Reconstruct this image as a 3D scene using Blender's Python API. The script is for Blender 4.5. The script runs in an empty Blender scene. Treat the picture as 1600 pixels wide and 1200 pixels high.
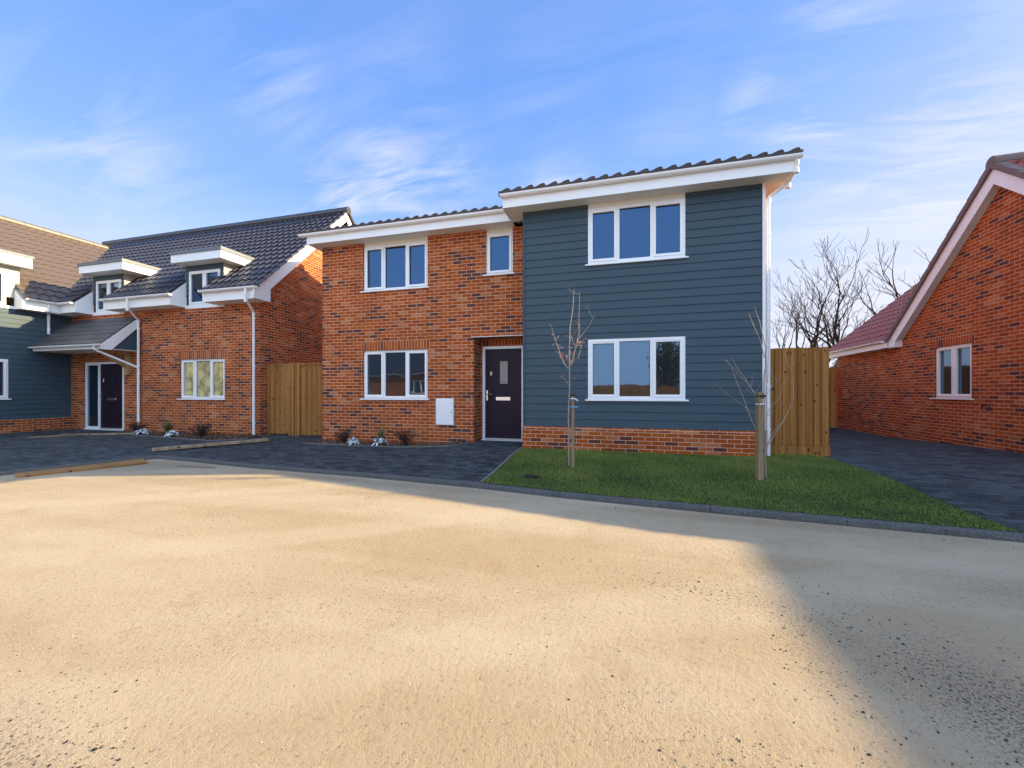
import bpy, bmesh, math, random
import numpy as np
from mathutils import Vector, Matrix
R = math.radians
random.seed(7)
SC = bpy.context.scene
COL = SC.collection

# ------------------------------------------------------------------ camera
CAM_Z = 1.20
YAW = R(14.75)
cam_d = bpy.data.cameras.new('camera')
cam = bpy.data.objects.new('camera', cam_d)
COL.objects.link(cam)
cam.location = (0, 0, CAM_Z)
cam.rotation_euler = (R(90), 0, YAW)
cam_d.sensor_width = 36
cam_d.lens = 13.5
cam_d.shift_y = 12 / 1600
cam_d.clip_end = 3000
cam_d.clip_start = 0.05
SC.camera = cam

# ------------------------------------------------------------------ sky, sun, exposure
SUN = Vector((2.33, 0.758, 1.0)).normalized()
SUN_EL = math.asin(SUN.z)
SUN_AZ = math.atan2(SUN.x, SUN.y)          # clockwise from +Y
world = bpy.data.worlds.new('World')
SC.world = world
world.use_nodes = True
wn, wl = world.node_tree.nodes, world.node_tree.links
wn.clear()
w_out = wn.new('ShaderNodeOutputWorld')
w_bg = wn.new('ShaderNodeBackground')
w_bg.inputs['Strength'].default_value = 0.15
sky = wn.new('ShaderNodeTexSky')
sky.sky_type = 'NISHITA'
sky.sun_disc = False
sky.sun_elevation = SUN_EL
sky.sun_rotation = SUN_AZ
sky.altitude = 0
sky.air_density = 1.0
sky.dust_density = 0.4
sky.ozone_density = 3.0
tc = wn.new('ShaderNodeTexCoord')
sep = wn.new('ShaderNodeSeparateXYZ')
wl.new(tc.outputs['Generated'], sep.inputs[0])
def wmath(op, a, b=None, c=None):
    n = wn.new('ShaderNodeMath'); n.operation = op
    for i, v in enumerate((a, b, c)):
        if v is None: continue
        if isinstance(v, (int, float)): n.inputs[i].default_value = v
        else: wl.new(v, n.inputs[i])
    return n.outputs[0]
zz = wmath('ADD', wmath('MAXIMUM', sep.outputs['Z'], 0.0), 0.16)
cxx = wmath('DIVIDE', sep.outputs['X'], zz)
cyy = wmath('DIVIDE', sep.outputs['Y'], zz)
comb = wn.new('ShaderNodeCombineXYZ')
wl.new(cxx, comb.inputs[0]); wl.new(cyy, comb.inputs[1])
mp = wn.new('ShaderNodeMapping')
mp.inputs['Rotation'].default_value = (0, 0, R(10))
mp.inputs['Scale'].default_value = (1.0, 3.6, 1)
mp.inputs['Location'].default_value = (3.1, 0.4, 0)
wl.new(comb.outputs[0], mp.inputs[0])
n1 = wn.new('ShaderNodeTexNoise'); n1.inputs['Scale'].default_value = 1.5
n1.inputs['Detail'].default_value = 12; n1.inputs['Roughness'].default_value = 0.62
n1.inputs['Distortion'].default_value = 0.9
wl.new(mp.outputs[0], n1.inputs['Vector'])
mp2 = wn.new('ShaderNodeMapping'); mp2.inputs['Location'].default_value = (1.7, 5.3, 0)
wl.new(comb.outputs[0], mp2.inputs[0])
n2 = wn.new('ShaderNodeTexNoise'); n2.inputs['Scale'].default_value = 0.75; n2.inputs['Detail'].default_value = 3
wl.new(mp2.outputs[0], n2.inputs['Vector'])
mr = wn.new('ShaderNodeMapRange'); mr.inputs[1].default_value = 0.42; mr.inputs[2].default_value = 0.74
wl.new(n1.outputs[0], mr.inputs[0])
mr2 = wn.new('ShaderNodeMapRange'); mr2.inputs[1].default_value = 0.42; mr2.inputs[2].default_value = 0.62
wl.new(n2.outputs[0], mr2.inputs[0])
cm = wmath('MULTIPLY', mr.outputs[0], mr2.outputs[0])
cm = wmath('MULTIPLY', cm, 0.16)
def wd0(v):
    n = wn.new('ShaderNodeVectorMath'); n.operation = 'DOT_PRODUCT'; n.inputs[1].default_value = v
    wl.new(tc.outputs['Generated'], n.inputs[0]); return n.outputs['Value']
spots = None
# where the thin cirrus drifts: (azimuth from +Y in degrees, elevation, tightness, amount)
for az_, el_, pw_, am_ in ((-46, 34, 300, .4), (8, 26, 700, .5), (20, 24, 600, .5), (-32, 27, 160, .9), (-38, 24, 300, 1.0), (-24, 29, 300, .6), (-62, 24, 160, .5), (-8, 27, 500, .6), (24, 27, 260, .85), (17, 33, 900, .7), (28, 38, 300, .45),
                           (34, 19, 60, .95), (38, 15, 80, .75), (8, 33, 200, .22), (-30, 36, 160, .22), (-10, 36, 160, .18)):
    a_, e_ = R(az_), R(el_)
    d_ = wd0((math.sin(a_) * math.cos(e_), math.cos(a_) * math.cos(e_), math.sin(e_)))
    q_ = wmath('MULTIPLY', wmath('POWER', wmath('MAXIMUM', d_, 0.0), float(pw_)), am_)
    spots = q_ if spots is None else wmath('MAXIMUM', spots, q_)
mr3 = wn.new('ShaderNodeMapRange'); mr3.inputs[1].default_value = 0.42; mr3.inputs[2].default_value = 0.68
wl.new(n1.outputs[0], mr3.inputs[0])
hz_ = wmath('MULTIPLY', wmath('POWER', wmath('MAXIMUM', wd0((math.sin(R(36)) * .985, math.cos(R(36)) * .985, .17)), 0.0), 16.0), .62)
hz_ = wmath('MULTIPLY', hz_, 0.7)
cm = wmath('ADD', cm, wmath('MULTIPLY', spots, mr3.outputs[0]))
cm = wmath('MINIMUM', wmath('ADD', hz_, wmath('MULTIPLY', cm, wmath('SUBTRACT', 1.0, hz_))), 0.95)
mixc = wn.new('ShaderNodeMix'); mixc.data_type = 'RGBA'
wl.new(cm, mixc.inputs['Factor'])
def wdot(v):
    n = wn.new('ShaderNodeVectorMath'); n.operation = 'DOT_PRODUCT'; n.inputs[1].default_value = v
    wl.new(tc.outputs['Generated'], n.inputs[0]); return n.outputs['Value']
def wmix(mode, f, a, b):
    n = wn.new('ShaderNodeMix'); n.data_type = 'RGBA'; n.blend_type = mode
    for i, v in (('Factor', f), ('A', a), ('B', b)):
        if isinstance(v, (float, tuple)): n.inputs[i].default_value = v
        else: wl.new(v, n.inputs[i])
    return n.outputs['Result']
# hazy blue gradient with elevation, laid over the physical sky
K = 1 / (0.15 * 2 ** 1.55)
gr = wn.new('ShaderNodeValToRGB'); e = gr.color_ramp.elements
stops = [(0.0, (.84, .87, 1.0)), (0.16, (.76, .82, 1.0)), (0.30, (.48, .66, 1.0)), (0.42, (.28, .495, .99)), (0.62, (.18, .39, .95)), (0.80, (.17, .34, .84)), (1.0, (.15, .27, .74))]
while len(e) < len(stops): e.new(0.5)
for i, (p_, c_) in enumerate(stops): e[i].position = p_; e[i].color = (*c_, 1)
wl.new(sep.outputs['Z'], gr.inputs[0])
grad = wmix('MULTIPLY', 1.0, gr.outputs[0], (K, K, K, 1))
cap = wn.new('ShaderNodeVectorMath'); cap.operation = 'MINIMUM'; cap.inputs[1].default_value = (2.2, 2.3, 2.8)
wl.new(sky.outputs[0], cap.inputs[0])
base = wmix('MIX', 0.10, grad, cap.outputs[0])
back = wn.new('ShaderNodeMapRange'); back.interpolation_type = 'SMOOTHSTEP'
back.inputs[1].default_value = 0.1; back.inputs[2].default_value = 0.8; back.inputs[3].default_value = 0.0; back.inputs[4].default_value = 0.85
wl.new(wdot((math.sin(YAW), -math.cos(YAW), 0.25)), back.inputs[0])
base = wmix('MIX', back.outputs[0], base, (1.20 * K, 1.62 * K, 2.25 * K, 1))  # unseen sky behind the camera, brightened as fill for the shaded fronts
glow = wmath('MULTIPLY', wmath('POWER', wmath('MAXIMUM', wdot(tuple(SUN)), 0.0), 34.0), 11.0 * K)  # glow around the out-of-frame sun, added to lift the shaded ground
gcol = wn.new('ShaderNodeCombineXYZ')
wl.new(glow, gcol.inputs[0]); wl.new(wmath('MULTIPLY', glow, 1.0), gcol.inputs[1]); wl.new(wmath('MULTIPLY', glow, 1.02), gcol.inputs[2])
gadd = wn.new('ShaderNodeVectorMath'); gadd.operation = 'ADD'
wl.new(base, gadd.inputs[0]); wl.new(gcol.outputs[0], gadd.inputs[1])
wl.new(gadd.outputs[0], mixc.inputs['A'])
mixc.inputs['B'].default_value = (.90 * K, .91 * K, 1.02 * K, 1)
wl.new(mixc.outputs['Result'], w_bg.inputs['Color'])
wl.new(w_bg.outputs[0], w_out.inputs['Surface'])

sun_d = bpy.data.lights.new('sun', 'SUN')
sun_d.energy = 3.9
sun_d.angle = R(0.53)
sun_d.color = (1.0, 0.77, 0.42)
sun = bpy.data.objects.new('sun', sun_d)
COL.objects.link(sun)
sun.rotation_euler = SUN.to_track_quat('Z', 'Y').to_euler()
sun.location = (40, 15, 20)

SC.view_settings.view_transform = 'Standard'
SC.view_settings.look = 'None'
SC.view_settings.exposure = 1.6
SC.view_settings.gamma = 1

# ------------------------------------------------------------------ materials
MATS = {}
class NT:
    def __init__(s, name):
        s.m = bpy.data.materials.new(name); s.m.use_nodes = True
        s.n, s.l = s.m.node_tree.nodes, s.m.node_tree.links
        s.b = s.n['Principled BSDF']; s.out = s.n['Material Output']
        MATS[name] = s.m
    def node(s, t, **kw):
        n = s.n.new('ShaderNode' + t)
        for k, v in kw.items():
            if k.startswith('_'): setattr(n, k[1:], v)
        return n
    def set(s, inp, v):
        if hasattr(v, 'is_linked') or hasattr(v, 'links'): s.l.new(v, inp)
        elif isinstance(v, (tuple, list)) and len(v) == 3 and inp.type == 'RGBA': inp.default_value = (*v, 1)
        else: inp.default_value = v
    def uv(s, scale=(1, 1, 1), loc=(0, 0, 0), rot=(0, 0, 0), obj=False):
        t = s.n.new('ShaderNodeTexCoord'); m = s.n.new('ShaderNodeMapping')
        m.inputs['Scale'].default_value = scale; m.inputs['Location'].default_value = loc
        m.inputs['Rotation'].default_value = rot
        s.l.new(t.outputs['Object' if obj else 'UV'], m.inputs[0]); return m.outputs[0]
    def noise(s, vec, scale, detail=4, rough=0.5, dist=0.0):
        n = s.n.new('ShaderNodeTexNoise'); s.l.new(vec, n.inputs['Vector'])
        n.inputs['Scale'].default_value = scale; n.inputs['Detail'].default_value = detail
        n.inputs['Roughness'].default_value = rough; n.inputs['Distortion'].default_value = dist
        return n.outputs[0]
    def ramp(s, fac, stops, interp='LINEAR'):
        n = s.n.new('ShaderNodeValToRGB'); n.color_ramp.interpolation = interp
        e = n.color_ramp.elements
        while len(e) < len(stops): e.new(0.5)
        for i, (p, c) in enumerate(stops):
            e[i].position = p
            e[i].color = (c, c, c, 1) if isinstance(c, (int, float)) else (*c, 1)
        s.l.new(fac, n.inputs[0]); return n.outputs[0]
    def mix(s, f, a, b, mode='MIX'):
        n = s.n.new('ShaderNodeMix'); n.data_type = 'RGBA'; n.blend_type = mode
        s.set(n.inputs['Factor'], f); s.set(n.inputs['A'], a); s.set(n.inputs['B'], b)
        return n.outputs['Result']
    def math(s, op, a, b=0.0, clamp=False):
        n = s.n.new('ShaderNodeMath'); n.operation = op; n.use_clamp = clamp
        s.set(n.inputs[0], a); s.set(n.inputs[1], b); return n.outputs[0]
    def bump(s, h, strength=0.3, dist=0.01):
        n = s.n.new('ShaderNodeBump'); n.inputs['Strength'].default_value = strength
        n.inputs['Distance'].default_value = dist; s.l.new(h, n.inputs['Height'])
        s.l.new(n.outputs[0], s.b.inputs['Normal'])
    def col(s, c): s.set(s.b.inputs['Base Color'], c)
    def rough(s, v): s.set(s.b.inputs['Roughness'], v)
    def spec(s, v): s.b.inputs['Specular IOR Level'].default_value = v

def brick_mat(name, soldier=False, mult=1.0):
    t = NT(name); v = t.uv()
    b = t.n.new('ShaderNodeTexBrick'); t.l.new(v, b.inputs['Vector'])
    b.inputs['Scale'].default_value = 1.0
    b.inputs['Mortar Size'].default_value = 0.0058
    b.inputs['Mortar Smooth'].default_value = 0.2
    b.inputs['Brick Width'].default_value = 0.075 if soldier else 0.225
    b.inputs['Row Height'].default_value = 0.3 if soldier else 0.075
    b.offset = 0.0 if soldier else 0.5
    b.inputs['Color1'].default_value = (0, 0, 0, 1); b.inputs['Color2'].default_value = (1, 1, 1, 1)
    b.inputs['Mortar'].default_value = (0.5, 0.5, 0.5, 1)
    big = t.noise(v, 0.55, 3)
    rnd = t.math('ADD', b.outputs['Color'], t.math('MULTIPLY', t.math('SUBTRACT', big, 0.5), 0.22))
    a = 0.135 if not soldier else 0.10
    c = t.ramp(rnd, [(0.0, (.070, .030, .036)), (a - .03, (.090, .032, .030)), (a, (.22, .044, .012)),
                     (0.30, (.44, .088, .010)), (0.42, (.28, .046, .008)), (0.56, (.50, .115, .013)), (0.68, (.36, .064, .010)),
                     (0.82, (.44, .088, .013)), (0.91, (.46, .15, .055)), (1.0, (.50, .20, .09))])
    fine = t.noise(v, 45, 4, 0.7)
    sp = t.noise(v, 120, 2, 0.7)
    c = t.mix(t.ramp(fine, [(0.42, 0.0), (0.75, 0.45)]), c, (.46, .12, .030))
    c = t.mix(t.ramp(sp, [(0.30, 0.5), (0.45, 0.0)]), c, (.12, .03, .02))
    mort = t.mix(t.noise(v, 30, 3), (.58, .34, .21), (.74, .51, .36))
    c = t.mix(b.outputs['Fac'], c, mort)
    dirt = t.noise(v, 1.3, 5, 0.6)
    c = t.mix(t.ramp(dirt, [(0.25, 0.70), (0.6, 1.0)]), (.02, .01, .008), c)
    c = t.mix(t.ramp(t.noise(v, 2.1, 6, .65), [(.60, 0.0), (.80, .16)]), c, (.55, .34, .22))
    t.col(c); t.rough(0.9); t.spec(0.2)
    h = t.math('SUBTRACT', t.math('MULTIPLY', fine, 0.5), b.outputs['Fac'])
    t.bump(h, 0.5, 0.008)
    return t.m
BRICK = brick_mat('red_stock_brick'); SOLD = brick_mat('soldier_brick', True)

def simple(name, c, rough=0.5, var=0.08, scale=8, spec=0.5, bump=0.0, bscale=60, obj=True, metal=0.0):
    t = NT(name); v = t.uv(obj=obj)
    n = t.noise(v, scale, 5, 0.6)
    d = tuple(max(0, x * (1 - var * 2.2)) for x in c)
    t.col(t.mix(n, d, tuple(min(1, x * (1 + var)) for x in c)))
    t.rough(rough); t.spec(spec); t.b.inputs['Metallic'].default_value = metal
    if bump: t.bump(t.noise(v, bscale, 4, 0.7), bump, 0.01)
    return t.m
WHITE = simple('white_upvc', (.86, .86, .85), 0.28, 0.03, 2.5)
FASC = simple('white_fascia_board', (.86, .86, .85), 0.35, 0.03, 1.5)
SOFF = simple('soffit_board', (.78, .77, .73), 0.5, 0.04, 2)
CLAD = NT('blue_grey_cladding')
_v = CLAD.uv(); _vs = CLAD.uv(scale=(1.2, 22, 1))
_n = CLAD.noise(_vs, 9, 5, 0.65); _m = CLAD.noise(CLAD.uv(scale=(.28, 6.76, 1)), 1.0, 2)
CLAD.col(CLAD.mix(CLAD.math('MULTIPLY', CLAD.math('ADD', _n, _m), 0.5), (.036, .062, .082), (.056, .090, .114)))
CLAD.rough(0.6); CLAD.bump(_n, 0.35, 0.006); CLAD.spec(0.35); CLAD = CLAD.m
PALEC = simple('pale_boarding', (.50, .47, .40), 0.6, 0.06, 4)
DARK = simple('dark_void', (.012, .012, .014), 0.8, 0.1)
DOOR = NT('dark_composite_door')
_v = DOOR.uv(scale=(22, 1.6, 1)); _n = DOOR.noise(_v, 3, 5, 0.7)
DOOR.col(DOOR.mix(_n, (.014, .007, .018), (.022, .009, .020))); DOOR.spec(0.25); DOOR.rough(0.5); DOOR.bump(_n, 0.25, 0.003); DOOR = DOOR.m
CHROME = simple('brushed_chrome', (.75, .72, .66), 0.22, 0.02, metal=1.0)
STEEL = simple('steel_lintel', (.62, .60, .56), 0.4, 0.05, metal=0.4)
GLASS = NT('window_glass')
_g = GLASS.n.new('ShaderNodeBsdfGlossy'); _g.inputs['Roughness'].default_value = 0.012
_g.inputs['Color'].default_value = (.075, .24, .52, 1)
_v = GLASS.uv(obj=True); _bn = GLASS.n.new('ShaderNodeBump'); _bn.inputs['Strength'].default_value = 0.06
_bn.inputs['Distance'].default_value = 0.02
GLASS.l.new(GLASS.noise(_v, 2.2, 2), _bn.inputs['Height']); GLASS.l.new(_bn.outputs[0], _g.inputs['Normal'])
GLASS.b.inputs['Base Color'].default_value = (.020, .022, .026, 1); GLASS.rough(0.1); GLASS.spec(0.3)
_mx = GLASS.n.new('ShaderNodeMixShader')
_lw = GLASS.n.new('ShaderNodeLayerWeight'); _lw.inputs[0].default_value = 0.28
GLASS.l.new(GLASS.math('ADD', _lw.outputs['Fresnel'], 0.22, True), _mx.inputs[0])
GLASS.l.new(GLASS.b.outputs[0], _mx.inputs[1]); GLASS.l.new(_g.outputs[0], _mx.inputs[2])
GLASS.l.new(_mx.outputs[0], GLASS.out.inputs[0]); GLASS = GLASS.m
GLASSN = GLASS.copy(); GLASSN.name = 'clearer_window_glass'
for _nn in GLASSN.node_tree.nodes:
    if _nn.type == 'BSDF_GLOSSY': _nn.inputs['Color'].default_value = (.30, .46, .62, 1)
GOLDREFL = NT('glass_golden_reflection'); _v = GOLDREFL.uv(obj=True)  # window pane with a golden reflection painted into its colour
GOLDREFL.col(GOLDREFL.mix(GOLDREFL.ramp(GOLDREFL.noise(_v, 3.5, 5, .7), [(.42, 0.), (.6, 1.)]), (.30, .24, .12), (.72, .55, .24))); GOLDREFL.rough(.08); GOLDREFL.spec(.6); GOLDREFL = GOLDREFL.m
OBSC = simple('obscure_glass', (.30, .27, .22), 0.25, 0.1, 20, bump=0.4)

def tile_mat(name, a, b, rough=0.42):
    t = NT(name); v = t.uv(); n = t.noise(v, 3.2, 6, 0.7); f = t.noise(v, 60, 3, 0.7)
    c = t.mix(n, a, b)
    c = t.mix(t.ramp(f, [(0.35, 0.25), (0.6, 0.0)]), c, tuple(x * 0.5 for x in a))
    t.col(c); t.rough(rough); t.bump(f, 0.3, 0.003); t.spec(0.8); return t.m
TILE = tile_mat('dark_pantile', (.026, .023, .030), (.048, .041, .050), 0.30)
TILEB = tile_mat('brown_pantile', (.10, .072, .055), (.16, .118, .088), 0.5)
TILER = tile_mat('red_pantile', (.25, .036, .018), (.38, .066, .028))
SLATE = NT('grey_slate'); _v = SLATE.uv()
_b = SLATE.n.new('ShaderNodeTexBrick'); SLATE.l.new(_v, _b.inputs['Vector'])
for k, x in (('Scale', 1), ('Mortar Size', .006), ('Brick Width', .3), ('Row Height', .2)): _b.inputs[k].default_value = x
_b.inputs['Color1'].default_value = (.030, .030, .034, 1); _b.inputs['Color2'].default_value = (.10, .097, .095, 1)
_b.inputs['Mortar'].default_value = (.008, .008, .01, 1)
SLATE.col(SLATE.mix(SLATE.noise(_v, 14, 5), _b.outputs['Color'], (.11, .105, .10)))
SLATE.rough(0.45); SLATE.bump(_b.outputs['Color'], 0.6, 0.01); SLATE = SLATE.m

def wood_mat(name, a, b, knot=(.05, .022, .010), board=0.11, rough=0.8):
    t = NT(name); v = t.uv(scale=(9, 0.7, 1)); v0 = t.uv()
    g = t.noise(v, 5, 6, 0.65, 0.6); big = t.noise(t.uv(scale=(1.37 / board, 0.18, 1)), 1.0, 1)
    c = t.mix(g, a, b)
    c = t.mix(t.ramp(big, [(0.38, 0.65), (0.60, 0.0)]), c, tuple(x * .62 for x in a))
    k = t.n.new('ShaderNodeTexVoronoi'); k.inputs['Scale'].default_value = 7.5; k.inputs['Randomness'].default_value = 1
    t.l.new(t.uv(scale=(1.3, 0.8, 1)), k.inputs['Vector'])
    c = t.mix(t.ramp(k.outputs['Distance'], [(0.10, 0.95), (0.20, 0.0)]), c, knot)
    t.col(c); t.rough(rough); t.spec(0.25); t.bump(g, 0.35, 0.004); return t.m
FENCE = wood_mat('treated_fence_timber', (.25, .092, .020), (.52, .245, .066), knot=(.045,.015,.006))
PALE = wood_mat('pale_sawn_timber', (.42, .27, .10), (.55, .38, .16))
STAKE = wood_mat('weathered_stake_timber', (.22, .15, .075), (.58, .44, .26), board=0.3)
PLY = wood_mat('dirty_plywood', (.20, .14, .09), (.34, .25, .16), board=0.8)
ORANGEB = wood_mat('orange_plywood', (.30, .15, .055), (.44, .24, .09), board=0.8)

# hardcore ground
g = NT('sandy_hardcore'); v = g.uv(obj=True)
nb = g.noise(v, 0.35, 6, 0.6, 0.6); nm = g.noise(v, 3.0, 7, 0.68); nf = g.noise(v, 38, 5, 0.75); ng = g.noise(v, 150, 3, 0.8)
tr = g.noise(g.uv(obj=True, scale=(0.10, 0.9, 1), rot=(0, 0, R(-38))), 1.6, 5, 0.55)
c = g.mix(g.ramp(nb, [(0.30, 0.0), (0.70, 1.0)]), (.395, .300, .185), (.455, .360, .240))
c = g.mix(g.ramp(tr, [(0.40, 0.0), (0.66, 0.75)]), c, (.52, .43, .305))
c = g.mix(g.ramp(nm, [(0.28, 0.40), (0.46, 0.0)]), c, (.33, .23, .14))
c = g.mix(g.ramp(nf, [(0.30, 0.85), (0.42, 0.0)]), c, (.19, .135, .09))
c = g.mix(g.ramp(ng, [(0.62, 0.0), (0.76, 0.5)]), c, (.66, .57, .45))
vo = g.n.new('ShaderNodeTexVoronoi'); vo.inputs['Scale'].default_value = 55; g.l.new(v, vo.inputs['Vector'])
peb = g.math('MULTIPLY', g.ramp(vo.outputs['Distance'], [(0.10, 1.0), (0.20, 0.0)]),
             g.ramp(g.noise(v, 1.1, 5, 0.7), [(0.50, 0.0), (0.62, 1.0)]))
pc = g.ramp(vo.outputs['Color'], [(0.2, (.05, .05, .05)), (0.6, (.20, .15, .11)), (0.9, (.55, .48, .40))])
c = g.mix(g.math('MULTIPLY', peb, 0.8), c, pc)
wv = g.n.new('ShaderNodeTexWave'); wv.inputs['Scale'].default_value = .16; wv.inputs['Distortion'].default_value = 3.5
wv.inputs['Detail'].default_value = 4; wv.inputs['Detail Scale'].default_value = .6
g.l.new(g.uv(obj=True, rot=(0, 0, R(58))), wv.inputs['Vector'])
c = g.mix(g.ramp(wv.outputs['Fac'], [(0.78, 0.0), (0.97, 0.16)]), c, (.36, .25, .15))
c = g.mix(g.math('MULTIPLY', g.ramp(wv.outputs['Fac'], [(0.04, 0.30), (0.16, 0.0)]), 1.0), c, (.56, .47, .34))
fp = g.noise(v, 75, 3, .8)
c = g.mix(g.math('MULTIPLY', g.ramp(fp, [(0.60, 0.0), (0.68, .8)]), g.ramp(g.noise(v, .9, 5, .7), [(.42, .15), (.60, 1.)])), c, (.16, .12, .09))
def spot(x, y, rx, ry, rot, amount):
    m = g.n.new('ShaderNodeMapping'); m.vector_type = 'TEXTURE'
    m.inputs['Location'].default_value = (x, y, -0.12); m.inputs['Rotation'].default_value = (0, 0, rot)
    m.inputs['Scale'].default_value = (rx, ry, 1); t_ = g.n.new('ShaderNodeTexCoord')
    g.l.new(t_.outputs['Object'], m.inputs[0])
    ln = g.n.new('ShaderNodeVectorMath'); ln.operation = 'LENGTH'; g.l.new(m.outputs[0], ln.inputs[0])
    a = g.ramp(ln.outputs['Value'], [(0.25, amount), (1.0, 0.0)])
    return g.math('MULTIPLY', a, g.ramp(g.noise(v, 70, 4, 0.8), [(0.50, 0.06), (0.58, 1.0)]))
for args in ((1.60, 1.95, 0.45, .80, R(20), .95), (-1.95, .72, 0.70, .24, R(-25), .95), (2.6, 3.2, 0.9, .35, R(-15), .5),
             (-7.6, 4.9, 1.7, .5, R(10), .8), (-3.0, 4.78, 2.6, .22, R(-4), .75), (1.4, 4.3, 2.4, .16, R(-4), .55), (.1, .95, .5, .3, R(10), .45), (1.0, 2.6, .5, .22, R(-50), .45)):
    c = g.mix(spot(*args), c, (.075, .068, .065))
g.col(c); g.rough(0.95); g.spec(0.15)
hh = g.math('ADD', g.math('MULTIPLY', nf, 0.8), g.math('MULTIPLY', ng, 0.45))
hh = g.math('ADD', hh, g.math('MULTIPLY', peb, 0.5))
hh = g.math('ADD', hh, g.math('MULTIPLY', nm, 0.9))
g.bump(hh, 0.9, 0.015)
GROUND = g.m

p = NT('charcoal_block_paving'); v = p.uv(obj=True, rot=(0, 0, R(0)))
b = p.n.new('ShaderNodeTexBrick'); p.l.new(v, b.inputs['Vector'])
for k, x in (('Scale', 1), ('Mortar Size', .0055), ('Brick Width', .2), ('Row Height', .1)): b.inputs[k].default_value = x
b.inputs['Color1'].default_value = (.014, .018, .022, 1); b.inputs['Color2'].default_value = (.075, .088, .098, 1)
b.inputs['Mortar'].default_value = (.005, .005, .006, 1)
n = p.noise(v, 1.6, 5); nf = p.noise(v, 55, 4, 0.7)
c = p.mix(p.ramp(n, [(0.45, 0.0), (0.75, 0.35)]), b.outputs['Color'], (.085, .085, .080))
c = p.mix(p.ramp(nf, [(0.56, 0.0), (0.70, 0.75)]), c, (.20, .20, .20))
p.col(c); p.rough(0.85); p.spec(0.3)
p.bump(p.math('SUBTRACT', p.math('MULTIPLY', nf, 0.6), b.outputs['Fac']), 0.9, 0.010); PAVE = p.m

KERB = NT('kerb_concrete'); _v = KERB.uv(obj=True)
_c = KERB.mix(KERB.noise(_v, 5, 7, .7), (.040, .042, .042), (.13, .13, .125))
_c = KERB.mix(KERB.ramp(KERB.noise(_v, 60, 4, .75), [(.48, 0.), (.66, .6)]), _c, (.24, .23, .21))
KERB.col(_c); KERB.rough(.9); KERB.spec(.25); KERB.bump(KERB.noise(_v, 35, 5, .75), .9, .012); KERB = KERB.m
EDGE = simple('edging_concrete', (.19, .19, .18), 0.85, 0.15, 7, 0.3, 0.3)
SOIL = simple('bark_mulch', (.085, .045, .030), 0.95, 0.45, 30, 0.2, 1.0, 50)
TURF = simple('turf_soil', (.030, .050, .012), 0.95, 0.4, 12, 0.2, 1.0, 60)
def attr_mat(name, ramp, rough=0.6, trans=0.0):
    t = NT(name); a = t.n.new('ShaderNodeAttribute'); a.attribute_name = 'rnd'
    t.col(t.ramp(a.outputs['Fac'], ramp)); t.rough(rough); t.spec(0.08 if rough > .8 else 0.3)
    return t.m
GRASS = attr_mat('lawn_grass', [(0, (.060, .085, .016)), (.45, (.16, .21, .036)), (.8, (.26, .30, .062)), (1, (.38, .32, .14))])
STONE = attr_mat('loose_stones', [(0, (.08, .065, .055)), (.14, (.20, .15, .10)), (.4, (.34, .26, .17)), (.7, (.42, .33, .24)), (1, (.62, .56, .48))], 0.85)
STONED = attr_mat('dark_loose_stones', [(0, (.02, .02, .024)), (.7, (.06, .058, .06)), (1, (.20, .18, .16))], 0.8)
CHIP = attr_mat('mulch_chips', [(0, (.035, .016, .010)), (.6, (.12, .055, .03)), (1, (.34, .24, .17))], 0.9)
BARK = simple('dark_bark', (.036, .026, .022), 0.9, 0.3, 12, 0.2)
BARK2 = simple('sapling_bark', (.42, .31, .25), 0.7, 0.25, 25, 0.3)
BUD = simple('red_brown_buds', (.50, .20, .17), 0.7, 0.3, 25, 0.3)
LEAFD = attr_mat('dark_shrub_leaves', [(0, (.020, .014, .014)), (.6, (.050, .026, .024)), (1, (.10, .06, .04))])
LEAFG = attr_mat('olive_grass_leaves', [(0, (.06, .07, .025)), (.6, (.16, .17, .06)), (1, (.34, .30, .14))])
LEAFS = attr_mat('silver_leaves', [(0, (.34, .38, .38)), (.5, (.62, .67, .68)), (1, (.80, .82, .82))])
LEAFE = attr_mat('evergreen_leaves', [(0, (.020, .035, .010)), (.6, (.055, .085, .022)), (1, (.13, .15, .04))])
TIEW = simple('white_tree_tie', (.78, .78, .75), 0.4); TIEB = simple('blue_tree_tie', (.10, .42, .62), 0.4)
RUBBER = simple('black_rubber', (.02, .02, .02), 0.6)

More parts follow.
